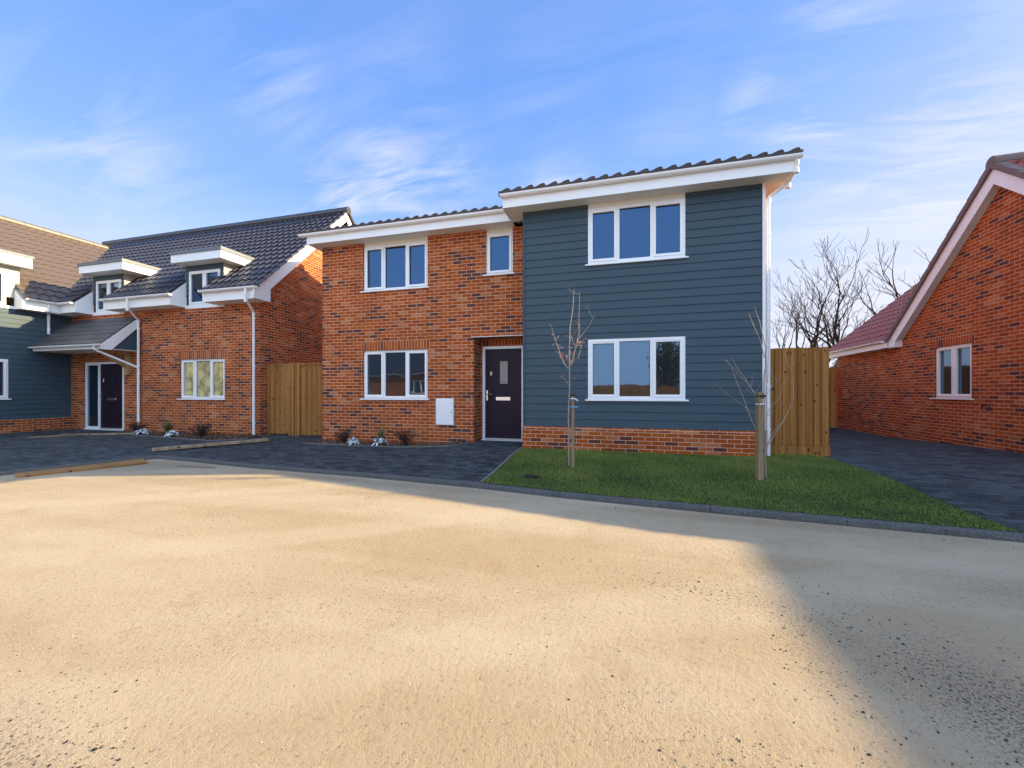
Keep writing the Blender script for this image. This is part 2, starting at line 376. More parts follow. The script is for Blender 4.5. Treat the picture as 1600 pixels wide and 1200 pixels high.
# ------------------------------------------------------------------ mesh builder
class MB:
    def __init__(s): s.v, s.f, s.m, s.sm = [], [], [], []
    def add(s, vs, fs, mat=0, smooth=False, X=None):
        o = len(s.v)
        s.v += [tuple(X @ Vector(p)) if X else tuple(p) for p in vs]
        s.f += [tuple(o + i for i in f) for f in fs]; s.m += [mat] * len(fs); s.sm += [smooth] * len(fs)
    def quad(s, a, b, c, d, mat=0, X=None): s.add([a, b, c, d], [(0, 1, 2, 3)], mat, False, X)
    def poly(s, pts, mat=0, X=None): s.add(pts, [tuple(range(len(pts)))], mat, False, X)
    def box(s, x0, x1, y0, y1, z0, z1, mat=0, X=None):
        vs = [(x, y, z) for x in (x0, x1) for y in (y0, y1) for z in (z0, z1)]
        s.add(vs, [(0, 1, 3, 2), (4, 6, 7, 5), (0, 4, 5, 1), (2, 3, 7, 6), (0, 2, 6, 4), (1, 5, 7, 3)], mat, False, X)
    def prism(s, pts, off, mat=0, X=None):
        n = len(pts); off = Vector(off)
        vs = [Vector(p) for p in pts] + [Vector(p) + off for p in pts]
        s.add(vs, [tuple(range(n)), tuple(range(2 * n - 1, n - 1, -1))] + [(i, (i + 1) % n, (i + 1) % n + n, i + n) for i in range(n)], mat, False, X)
    def tube(s, pts, rad, n=8, mat=0, caps=True, X=None, smooth=True):
        pts = [Vector(p) for p in pts]
        if not isinstance(rad, (list, tuple)): rad = [rad] * len(pts)
        vs, fs = [], []
        ref = Vector((0.13, 0.21, 0.97))
        for i, p in enumerate(pts):
            d = (pts[min(i + 1, len(pts) - 1)] - pts[max(i - 1, 0)]).normalized()
            a = d.cross(ref)
            if a.length < 0.1: a = d.cross(Vector((1, 0, 0)))
            a.normalize(); b = d.cross(a)
            for k in range(n):
                t = 2 * math.pi * k / n
                vs.append(p + (a * math.cos(t) + b * math.sin(t)) * rad[i])
        for i in range(len(pts) - 1):
            for k in range(n):
                k2 = (k + 1) % n
                fs.append((i * n + k, i * n + k2, (i + 1) * n + k2, (i + 1) * n + k))
        s.add(vs, fs, mat, smooth, X)
        if caps: s.add(vs[:n], [tuple(range(n))], mat, False, X); s.add(vs[-n:], [tuple(range(n))], mat, False, X)
    def build(s, name, mats, parent=None, rnd=None):
        me = bpy.data.meshes.new(name)
        me.from_pydata(s.v, [], s.f)
        if not isinstance(mats, (list, tuple)): mats = [mats]
        for m in mats: me.materials.append(m)
        me.polygons.foreach_set('material_index', s.m)
        me.polygons.foreach_set('use_smooth', s.sm)
        me.update()
        uvl = me.uv_layers.new(name='UVMap')
        Z = Vector((0, 0, 1)); data = [0.0] * (len(me.loops) * 2)
        for pl in me.polygons:
            n = pl.normal
            if abs(n.z) > 0.995: t, b = Vector((1, 0, 0)), Vector((0, 1, 0))
            else: t = Z.cross(n).normalized(); b = n.cross(t)
            for li in pl.loop_indices:
                c = me.vertices[me.loops[li].vertex_index].co
                data[2 * li] = c.dot(t); data[2 * li + 1] = c.dot(b)
        uvl.data.foreach_set('uv', data)
        o = bpy.data.objects.new(name, me); COL.objects.link(o)
        if parent: o.parent = parent
        return o

def tag(o, label=None, cat=None, group=None, kind=None):
    if label: o['label'] = label
    if cat: o['category'] = cat
    if group: o['group'] = group
    if kind: o['kind'] = kind
    return o
def thing(name, label, cat, loc=(0, 0, 0), rz=0, group=None):
    o = bpy.data.objects.new(name, None); COL.objects.link(o)
    o.location = loc; o.rotation_euler = (0, 0, rz); o.empty_display_size = 0.3
    return tag(o, label, cat, group)
def copy_tree(o, parent=None):
    c = o.copy(); COL.objects.link(c)
    if parent: c.parent = parent
    for ch in list(o.children): copy_tree(ch, c)
    return c
def npmesh(name, V, F, mat, rnd=None, parent=None, smooth=False):
    me = bpy.data.meshes.new(name)
    V = np.asarray(V, dtype=np.float32); F = np.asarray(F, dtype=np.int32)
    nf, k = F.shape
    me.vertices.add(len(V)); me.vertices.foreach_set('co', V.ravel())
    me.loops.add(nf * k); me.loops.foreach_set('vertex_index', F.ravel())
    me.polygons.add(nf); me.polygons.foreach_set('loop_start', np.arange(0, nf * k, k, dtype=np.int32))
    me.polygons.foreach_set('loop_total', np.full(nf, k, dtype=np.int32))
    if smooth: me.polygons.foreach_set('use_smooth', np.ones(nf, dtype=bool))
    me.update(calc_edges=True); me.validate()
    if rnd is not None:
        a = me.attributes.new('rnd', 'FLOAT', 'POINT'); a.data.foreach_set('value', np.asarray(rnd, dtype=np.float32))
    me.materials.append(mat)
    o = bpy.data.objects.new(name, me); COL.objects.link(o)
    if parent: o.parent = parent
    return o

# wall in local plane: u along, z up, face at y=0 looking to -y; X maps it into place
def cells(u0, u1, z0, z1, holes, extra_z=()):
    us = sorted({u0, u1, *[h[i] for h in holes for i in (0, 1) if u0 < h[i] < u1]})
    zs = sorted({z0, z1, *[h[i] for h in holes for i in (2, 3) if z0 < h[i] < z1], *[z for z in extra_z if z0 < z < z1]})
    for a, b in zip(us, us[1:]):
        for c, d in zip(zs, zs[1:]):
            mu, mz = (a + b) / 2, (c + d) / 2
            if not any(h[0] < mu < h[1] and h[2] < mz < h[3] for h in holes): yield a, b, c, d
def wall(mb, u0, u1, z0, z1, holes, X, depth=0.12, mat=0, reveal=True):
    for a, b, c, d in cells(u0, u1, z0, z1, holes): mb.quad((a, 0, c), (b, 0, c), (b, 0, d), (a, 0, d), mat, X)
    if reveal:
        for a, b, c, d in holes:
            mb.quad((a, 0, c), (a, 0, d), (a, depth, d), (a, depth, c), mat, X)
            mb.quad((b, 0, c), (b, depth, c), (b, depth, d), (b, 0, d), mat, X)
            mb.quad((a, 0, d), (b, 0, d), (b, depth, d), (a, depth, d), mat, X)
            mb.quad((a, 0, c), (a, depth, c), (b, depth, c), (b, 0, c), mat, X)
def cladding(mb, u0, u1, z0, z1, holes, X, pitch=0.148, mat=0):
    n = int(math.ceil((z1 - z0) / pitch)); rows = [z0 + i * pitch for i in range(n + 1)]
    def off(z, r): return -0.019 + 0.014 * (z - r) / pitch
    for r in rows:
        top = min(r + pitch, z1)
        if top - r < 0.004: continue
        for a, b, c, d in cells(u0, u1, r, top, holes):
            mb.quad((a, off(c, r), c), (b, off(c, r), c), (b, off(d, r), d), (a, off(d, r), d), mat, X)
            if abs(c - r) < 1e-6: mb.quad((a, -0.003, c), (b, -0.003, c), (b, off(c, r), c), (a, off(c, r), c), mat, X)
            # side end
            for e in (a, b): mb.quad((e, 0.02, c), (e, off(c, r), c), (e, off(d, r), d), (e, 0.02, d), mat, X)

def window(parent, u0, u1, z0, z1, X, lights=3, glass=None, sill=True, set_back=0.04, blind=0.0, label=None, part='window'):
    """frame mesh = part, pane and sill = sub-parts; local plane like wall()"""
    fr = MB(); y0, y1 = set_back, set_back + 0.07; F = 0.055
    fr.box(u0, u1, y0, y1, z0, z0 + F, 0, X); fr.box(u0, u1, y0, y1, z1 - F, z1, 0, X)
    fr.box(u0, u0 + F, y0, y1, z0 + F, z1 - F, 0, X); fr.box(u1 - F, u1, y0, y1, z0 + F, z1 - F, 0, X)
    w = u1 - u0; n = lights
    if n == 3: cuts = [u0, u0 + w * 0.318, u0 + w * 0.672, u1]
    else: cuts = [u0 + w * i / n for i in range(n + 1)]
    for c in cuts[1:-1]: fr.box(c - 0.032, c + 0.032, y0 + .002, y1 - .002, z0 + F, z1 - F, 0, X)
    panes = MB()
    for i in range(n):
        a = cuts[i] + (F if i == 0 else 0.032); b = cuts[i + 1] - (F if i == n - 1 else 0.032)
        c, d = z0 + F, z1 - F
        opener = (n != 3) or i != 1
        if opener:
            S = 0.045; a0, b0, c0, d0 = a - .012, b + .012, c - .012, d + .012
            ys, ye = y0 - 0.016, y0 + 0.04
            a, b, c, d = a0 + S, b0 - S, c0 + S, d0 - S
            # bevelled sash
            for (p, q, r_, s_) in (((a0, c0), (b0, c0), (b, c), (a, c)), ((b0, c0), (b0, d0), (b, d), (b, c)),
                                   ((b0, d0), (a0, d0), (a, d), (b, d)), ((a0, d0), (a0, c0), (a, c), (a, d))):
                fr.quad((p[0], ys, p[1]), (q[0], ys, q[1]), (r_[0], ys + .006, r_[1]), (s_[0], ys + .006, s_[1]), 0, X)
                fr.quad((s_[0], ys + .006, s_[1]), (r_[0], ys + .006, r_[1]), (r_[0], ye, r_[1]), (s_[0], ye, s_[1]), 0, X)
                fr.quad((p[0], ys, p[1]), (p[0], y0 + .003, p[1]), (q[0], y0 + .003, q[1]), (q[0], ys, q[1]), 0, X)
        # black gasket + pane
        G = 0.007
        for (p, q, r_, s_) in (((a, c), (b, c), (b - G, c + G), (a + G, c + G)), ((b, c), (b, d), (b - G, d - G), (b - G, c + G)),
                               ((b, d), (a, d), (a + G, d - G), (b - G, d - G)), ((a, d), (a, c), (a + G, c + G), (a + G, d - G))):
            fr.quad((p[0], y0 + .028, p[1]), (q[0], y0 + .028, q[1]), (r_[0], y0 + .030, r_[1]), (s_[0], y0 + .030, s_[1]), 1, X)
        t1, t2 = random.uniform(-.004, .004), random.uniform(-.004, .004); yp = y0 + .036; A_, B_, C_, D_ = a + G * .5, b - G * .5, c + G * .5, d - G * .5
        panes.prism([(A_, yp - t1, C_), (B_, yp + t1, C_), (B_, yp + t1 + t2, D_), (A_, yp - t1 + t2, D_)], (0, .006, 0), 0, X)
    w_ = fr.build(part, [WHITE, RUBBER], parent)
    if label: w_['label'] = label
    panes.build('pane', glass or GLASS, w_)
    if sill:
        s = MB(); s.prism([(u0 - .05, -.055, z0 - .032), (u0 - .05, -.055, z0 - .008), (u0 - .05, y0 + .02, z0 + .002), (u0 - .05, y0 + .02, z0 - .032)],
                          (u1 - u0 + .10, 0, 0), 0, X)
        s.build('sill', WHITE, w_)
    # dark room behind so the opening is closed
    return w_

def halfround(mb, p0, p1, r=0.056, mat=0, rim=True, n=9):
    p0, p1 = Vector(p0), Vector(p1); d = (p1 - p0).normalized(); s = Vector((d.y, -d.x, 0)); up = Vector((0, 0, 1))
    ring = []
    for rr in (r, r - 0.006):
        ring.append([s * math.cos(math.pi * k / n) * rr - up * math.sin(math.pi * k / n) * rr for k in range(n + 1)])
    prof = ring[0] + ring[1][::-1]; N = len(prof)
    vs = [p0 + q for q in prof] + [p1 + q for q in prof]
    mb.add(vs, [(i, (i + 1) % N, (i + 1) % N + N, i + N) for i in range(N)], mat, False)
    for e in (p0, p1): mb.add([e + q for q in ring[0]], [tuple(range(n + 1))], mat)
def gutter(parent, p0, p1, r=0.056, clips=0.95, out=None, mats=None):
    mb = MB(); halfround(mb, p0, p1, r)
    p0, p1 = Vector(p0), Vector(p1); L = (p1 - p0).length; d = (p1 - p0) / L
    k = int(L / clips); ps = [0.12 + (L - .24) * i / max(1, k) for i in range(k + 1)]
    for q in ps: halfround(mb, p0 + d * (q - .012), p0 + d * (q + .012), r + .005)
    if L > 3:
        q = L * .52; halfround(mb, p0 + d * (q - .05), p0 + d * (q + .05), r + .007)
    o = mb.build('gutter', WHITE, parent); return o
def downpipe(parent, pts, clipz=(), side=(1, 0, 0), r=0.034):
    mb = MB(); P = [Vector(p) for p in pts]; full = [P[0]]
    for i in range(1, len(P) - 1):
        a, b, c = P[i - 1], P[i], P[i + 1]
        full += [b + (a - b).normalized() * .05, b + (a - b).normalized() * .015 + (c - b).normalized() * .015, b + (c - b).normalized() * .05]
    full.append(P[-1]); mb.tube(full, r, 12)
    x, y = P[-2].x, P[-2].y; sd = Vector(side)
    for z in clipz:
        mb.tube([(x, y, z - .02), (x, y, z + .02)], r + .006, 12)
        mb.tube([Vector((x, y, z)), Vector((x, y, z)) + sd * .085], .007, 6)
    for b in P[1:-1]: mb.tube([b + (Vector((0, 0, -.02))), b + Vector((0, 0, -.09))], r + .006, 12)
    o = mb.build('downpipe', WHITE, parent)
    return o

def tile_sheet(mb, O, U, V, ulen, vlen, tw=0.225, gauge=0.30, amp=0.046, step=0.032, nu=6, skip=None, clips=(), mat=0, X=None, close=True):
    O, U, V = Vector(O), Vector(U).normalized(), Vector(V).normalized(); N = U.cross(V)
    nt = max(1, round(ulen / tw)); cols = [ulen * i / (nt * nu) for i in range(nt * nu + 1)]
    fr_ = (0, .2, .45, .68, .86, .93); cols = [ulen * (i + fr_[j]) / nt for i in range(nt) for j in range(6)] + [ulen] if nu == 6 else cols
    nc = max(1, round(vlen / gauge)); gg = vlen / nc; rows = []
    if close: rows.append((0.0, None))
    for k in range(nc): rows += [(k * gg, step), ((k + 1) * gg, 0.0)]
    def prof(i):
        x = (i % nu) / nu
        return amp * (0, .16, .66, 1.0, .88, .10)[i % nu] if nu == 6 else amp * x
    bm = bmesh.new(); grid = []
    for v, st in rows:
        r = []
        for i, u in enumerate(cols):
            h = -0.035 if st is None else prof(i) + st
            r.append(bm.verts.new(O + U * u + V * v + N * h))
        grid.append(r)
    for a in range(len(grid) - 1):
        for i in range(len(cols) - 1):
            vm = (rows[a][0] + rows[a + 1][0]) / 2; um = (cols[i] + cols[i + 1]) / 2
            if skip and skip(um, vm): continue
            bm.faces.new((grid[a][i], grid[a][i + 1], grid[a + 1][i + 1], grid[a + 1][i]))
    for co, no in clips:
        bmesh.ops.bisect_plane(bm, geom=bm.verts[:] + bm.edges[:] + bm.faces[:], plane_co=Vector(co), plane_no=Vector(no), clear_outer=True, dist=1e-5)
    bm.verts.index_update()
    mb.add([v.co.copy() for v in bm.verts], [tuple(x.index for x in f.verts) for f in bm.faces], mat, False, X)
    # thin body below
    bm.free()
def ridge(parent, p0, p1, mat, r=0.13, X=None, name='ridge_tiles'):
    mb = MB(); p0, p1 = Vector(p0), Vector(p1); L = (p1 - p0).length; n = max(1, round(L / 0.45)); d = (p1 - p0) / L
    for i in range(n):
        a = p0 + d * (L * i / n); b = p0 + d * (L * (i + 1) / n - 0.006)
        mb.tube([a, b], [r, r * 0.97], 12, 0, True, X, False)
    return mb.build(name, mat, parent)
ID = Matrix.Identity(4)
def XF(x, y, z=0, rz=0): return Matrix.Translation((x, y, z)) @ Matrix.Rotation(rz, 4, 'Z')

# ------------------------------------------------------------------ terrain
KERB_PTS = [(-9.75, 0.5), (-9.32, 3.5), (-8.80, 5.15), (-8.58, 5.52), (-7.6, 5.46), (-5.95, 5.27), (-3.6, 5.14), (-1.75, 4.96), (-.63, 4.78), (1.02, 4.60), (2.2, 4.50), (3.5, 4.40), (6.5, 4.10), (12, 3.2)]
def kerb_y(x):
    pts = KERB_PTS[3:]
    if x <= pts[0][0]: return pts[0][1]
    for (a, b), (c, d) in zip(pts, pts[1:]):
        if x <= c: return b + (d - b) * (x - a) / (c - a)
    return pts[-1][1]
def sst(t): t = min(1, max(0, t)); return t * t * (3 - 2 * t)
def H(x, y):
    top = 0.085 * sst((x + 4.6) / 1.8)
    if x < -8.9: ky = 3.5 if x < -9.4 else 4.5; t = sst((y - ky) / 3.5)
    else: t = sst((y - kerb_y(x)) / 2.3)
    z = -0.045 + (top + 0.045) * t
    if y > 9.0: z += (-0.17) * sst((y - 9.0) / 5.0) * sst((x + 2) / 4)
    return z
def sheet(name, poly, mat, dz=0.0, step=0.5):
    bm = bmesh.new(); bm.faces.new([bm.verts.new((x, y, 0)) for x, y in poly])
    xs = [p_[0] for p_ in poly]; ys = [p_[1] for p_ in poly]
    bmesh.ops.triangulate(bm, faces=bm.faces[:])
    for lo, hi, no in ((min(xs), max(xs), (1, 0, 0)), (min(ys), max(ys), (0, 1, 0))):
        a = math.ceil(lo / step) * step
        while a < hi:
            bmesh.ops.bisect_plane(bm, geom=bm.verts[:] + bm.edges[:] + bm.faces[:], plane_co=(a, a, 0), plane_no=no)
            a += step
    for v_ in bm.verts: v_.co.z = H(v_.co.x, v_.co.y) + dz
    bmesh.ops.recalc_face_normals(bm, faces=bm.faces[:])
    me = bpy.data.meshes.new(name); bm.to_mesh(me); bm.free(); me.materials.append(mat)
    for p_ in me.polygons: p_.use_smooth = True
    o = bpy.data.objects.new(name, me); COL.objects.link(o); o['kind'] = 'structure'
    return o
RD = -0.10
gb = MB()
xs = [-600, -60, -14, -9, -6, -3, 0, 3, 6, 12, 60, 600]; ys = [-600, -60, -14, -6, -3, 0, 3, 6, 12, 60, 900]
for a, b in zip(xs, xs[1:]):
    for c, d in zip(ys, ys[1:]): gb.quad((a, c, RD), (b, c, RD), (b, d, RD), (a, d, RD))
tag(gb.build('ground', GROUND), kind='structure')
kp = [(x, kerb_y(x)) for x in (3.5, 2.2, 1.02, -.63, -1.75)]
sheet('driveway', [(-1.75, 4.96), (-3.6, 5.14), (-5.95, 5.27), (-7.6, 5.46), (-8.58, 5.52), (-8.80, 5.15), (-9.32, 3.5), (-9.75, .5), (-17.1, .5), (-17.1, 8.5), (-14.3, 8.5), (-9.4, 8.5), (-9.4, 8.9), (-6.9, 8.9), (-6.9, 8.0), (-3.0, 8.0), (-3.0, 8.5), (-1.7, 8.5)], PAVE)
sheet('side_driveway', [(3.5, 4.40), (6.5, 4.10), (12, 3.2), (12, 6.0), (7.9, 6.2), (7.9, 17.0), (3.4, 17.0), (3.4, 7.6)], PAVE)
LAWN = [(-1.75, 7.45)] + [(-1.75, 4.96), (-.63, 4.78), (1.02, 4.60), (2.2, 4.50), (3.5, 4.40)] + [(3.5, 7.80), (2.4, 7.80), (2.4, 7.45)]
sheet('lawn_soil', LAWN, TURF, 0.004)
sheet('planting_bed', [(-6.95, 7.38), (-3.30, 7.38), (-2.98, 7.98), (-6.95, 7.98)], SOIL, 0.012)
sheet('left_planting_bed', [(-14.1, 8.39), (-12.9, 7.62), (-9.5, 7.18), (-8.98, 7.75), (-9.3, 8.39)], SOIL, 0.012)
# kerb stones
kb = MB()
def along(pts, step):
    out = []; 
    for (a, b) in zip(pts, pts[1:]):
        a, b = Vector((*a, 0)), Vector((*b, 0)); L = (b - a).length; n = max(1, round(L / step))
        for i in range(n): out.append((a.lerp(b, i / n), a.lerp(b, (i + 1) / n)))
    return out
for i, (a, b) in enumerate(along(KERB_PTS, 0.9)):
    d = (b - a).normalized(); n = Vector((d.y, -d.x, 0)); a2 = a + d * .002; b2 = b - d * .002
    dz = random.uniform(-.004, .004); w = .085
    def pr(q, t, z): r_ = q + n * t; return (r_.x, r_.y, z)
    za = H(a.x, a.y) + .006 + dz
    prof = [(0.0, -.25), (0.0, za), (w - .03, za), (w - .008, za - .012), (w, za - .04), (w, -.25)]
    vs = [pr(a2, t, z) for t, z in prof] + [pr(b2, t, z) for t, z in prof]; N = len(prof)
    kb.add(vs, [tuple(range(N)), tuple(range(2 * N - 1, N - 1, -1))] + [(k, (k + 1) % N, (k + 1) % N + N, k + N) for k in range(N)])
tag(kb.build('kerb', KERB), kind='structure')
eb = MB()
for poly in ([(-6.95, 7.38), (-3.30, 7.38), (-2.98, 7.98)], [(-14.1, 8.39), (-12.9, 7.62), (-9.5, 7.18), (-8.98, 7.75)], [(-1.75, 7.4), (-1.75, 4.98)]):
    for a, b in along(poly, 0.6):
        d = (b - a).normalized(); n = Vector((d.y, -d.x, 0)) * .016
        q = [a - n, a + n, b + n, b - n]
        z0 = [H(t.x, t.y) + .016 for t in q]
        eb.add([(t.x, t.y, z) for t, z in zip(q, z0)] + [(t.x, t.y, z - .1) for t, z in zip(q, z0)], [(0, 1, 2, 3), (0, 1, 5, 4), (1, 2, 6, 5), (2, 3, 7, 6), (3, 0, 4, 7)])
tag(eb.build('path_edging', EDGE), kind='structure')

# ------------------------------------------------------------------ MAIN HOUSE
YB, YC, YD = 8.0, 7.42, 8.45
house = thing('detached_house', 'two storey house in the middle, half red brick and half blue grey boarding', 'house', (0, 0, 0))
mb = MB()
XB = XF(0, YB); XC = XF(0, YC)
holesB = [(-5.80, -4.10, 1.04, 2.18), (-5.80, -4.10, 3.60, 4.76), (-2.70, -2.09, 3.76, 4.76), (-2.98, -1.2, -.3, 2.40)]
wall(mb, -6.96, -1.70, -.3, 4.76, holesB, XB, 0.10)
# door recess
mb.quad((-2.98, YB + .1, -.3), (-2.98, YB + .1, 2.40), (-2.98, YD, 2.40), (-2.98, YD, -.3))
mb.quad((-2.98, YD, 2.24), (-1.4, YD, 2.24), (-1.4, YD, 2.40), (-2.98, YD, 2.40), 1)
mb.quad((-2.98, YB + .1, 2.40), (-1.2, YB + .1, 2.40), (-1.2, YD, 2.40), (-2.98, YD, 2.40), 0)
mb.quad((-2.98, YD, -.3), (-2.92, YD, -.3), (-2.92, YD, 2.24), (-2.98, YD, 2.24))
# soldier course over ground floor window (3 mm proud)
mb.box(-5.86, -4.04, YB - .004, YB + .05, 2.18, 2.405, 1)
# side and rear walls, plinth sides
RIDGE_Y = 10.55; BACK = 13.4
for x in (-6.96,):
    mb.poly([(x, YB, -.3), (x, BACK, -.3), (x, BACK, 4.76), (x, RIDGE_Y, 5.75), (x, YB, 4.80)])
mb.poly([(2.46, YC, -.3), (2.46, BACK, -.3), (2.46, BACK, 4.76), (2.46, RIDGE_Y, 5.9), (2.46, YC, 4.80)])
mb.quad((-6.96, BACK, -.3), (2.46, BACK, -.3), (2.46, BACK, 4.76), (-6.96, BACK, 4.76))
mb.quad((-1.70, YB + .6, -.3), (-1.70, YC, -.3), (-1.70, YC, .5), (-1.70, YB + .6, .5))
mb.build('brick_wall', [BRICK, SOLD], house)
# plinth below cladding
pb = MB()
pb.box(-1.735, 2.50, YC - .035, YC + .05, -.3, .455)
pb.prism([(-1.735, YC - .035, .458), (-1.735, YC + .05, .458), (-1.735, YC + .05, .535), (-1.735, YC - .004, .535)], (4.235, 0, 0), 0)
pb.build('plinth', BRICK, house)
cb = MB()
holesC = [(-.46, 1.245, 1.06, 2.19), (-.46, 1.245, 3.61, 4.80)]
wall(cb, -1.70, 2.46, .53, 4.76, holesC, XF(0, YC + .004), 0.10)
cladding(cb, -1.70, 2.46, .53, 4.76, holesC, XC)
cb.build('cladding', CLAD, house)
sd = MB(); cladding(sd, 0, 1.3, .53, 4.76, [], XF(-1.70, YC + 1.3, 0, R(-90)))
sd.box(-1.725, -1.685, YC - .028, YC + .012, .54, 4.76)
sd.build('side_cladding', CLAD, house)
tr = MB(); tr.box(2.455, 2.50, YC - .033, YC + .05, .54, 4.75); tr.build('corner_trim', WHITE, house)
# windows
window(house, -5.80, -4.10, 1.04, 2.18, XB, glass=GLASSN)
window(house, -5.80, -4.10, 3.60, 4.68, XB)
window(house, -2.70, -2.09, 3.76, 4.68, XB, lights=1)
window(house, -.46, 1.245, 1.06, 2.19, XC, set_back=-0.01, glass=GLASSN)
window(house, -.46, 1.245, 3.61, 4.66, XC, set_back=-0.01)
hb = MB()
for a, b, y in ((-5.80, -4.10, YB + .045), (-2.70, -2.09, YB + .045), (-.46, 1.245, YC + .0)):
    hb = MB(); hb.box(a, b, y, y + .05, 4.66 if y < 7.9 else 4.68, 4.765); hb.build('head_trim', SOFF, house)
# eaves
def eaves(parent, x0, x1, yf, yw, z0, z1, end_l=True, end_r=True, xf=None):
    f = MB(); f.box(x0, x1, yf - .018, yf, z0 - .012, z1, 0, xf)
    if end_l: f.box(x0 - .018, x0, yf - .016, yw + .2, z0 - .01, z1 - .002, 0, xf)
    if end_r: f.box(x1, x1 + .018, yf - .016, yw + .2, z0 - .01, z1 - .002, 0, xf)
    for q in (.36, .71): xq = x0 + (x1 - x0) * q; f.box(xq - .03, xq + .03, yf - .021, yf - .018, z0 - .014, z1, 0, xf)
    f.build('fascia', FASC, parent)
    s = MB(); s.box(x0, x1, yf, yw + .35, z0, z0 + .015, 0, xf); s.build('soffit', SOFF, parent)
eaves(house, -7.12, -2.04, 7.70, YB, 4.755, 4.95, end_r=False)
eaves(house, -2.04, 2.79, 7.12, YC, 4.745, 4.945)
gutter(house, (-7.30, 7.64, 4.965), (-2.07, 7.64, 4.965))
gutter(house, (-2.09, 7.06, 4.965), (2.90, 7.06, 4.965))
sidesf = MB(); sidesf.box(2.46, 2.80, YC + .355, BACK, 4.748, 4.763); sidesf.build('side_soffit', SOFF, house)
downpipe(house, [(2.84, 7.08, 4.93), (2.84, 7.12, 4.80), (2.84, 7.42, 4.71), (2.575, 7.50, 4.53), (2.575, 7.50, .10)], (3.9, 2.6, 1.3, .55), (-1, 0, 0))
# roof
PT = R(17.5); ct, st_ = math.cos(PT), math.sin(PT)
rb = MB()
tile_sheet(rb, (-7.28, 7.62, 4.985), (1, 0, 0), (0, ct, st_), 5.22, (RIDGE_Y - 7.62) / ct)
tile_sheet(rb, (-2.10, 7.03, 4.985), (1, 0, 0), (0, ct, st_), 4.98, (RIDGE_Y - 7.03) / ct)
zr1 = 4.985 + (RIDGE_Y - 7.62) * math.tan(PT); zr2 = 4.985 + (RIDGE_Y - 7.03) * math.tan(PT)
for x0, x1, zr in ((-7.28, -2.1, zr1), (-2.1, 2.88, zr2)):
    rb.quad((x0, RIDGE_Y, zr + .02), (x1, RIDGE_Y, zr + .02), (x1, BACK + .4, 4.95), (x0, BACK + .4, 4.95))
for x, y0, zr in ((-7.28, 7.62, zr1), (-2.10, 7.03, zr2), (2.88, 7.03, zr2)):
    rb.prism([(x - .02, y0, 4.93), (x - .02, RIDGE_Y, zr - .05), (x - .02, RIDGE_Y, zr + .05), (x - .02, y0, 5.03)], (.045, 0, 0))
rf = rb.build('roof', TILE, house)
ridge(rf, (-7.28, RIDGE_Y, zr1 + .02), (-2.1, RIDGE_Y, zr1 + .02), TILE); ridge(rf, (-2.1, RIDGE_Y, zr2 + .02), (2.88, RIDGE_Y, zr2 + .02), TILE)
# lintel drip over the recess
lt = MB(); lt.box(-3.02, -1.72, YB - .035, YB + .05, 2.398, 2.412); lt.build('lintel', STEEL, house)
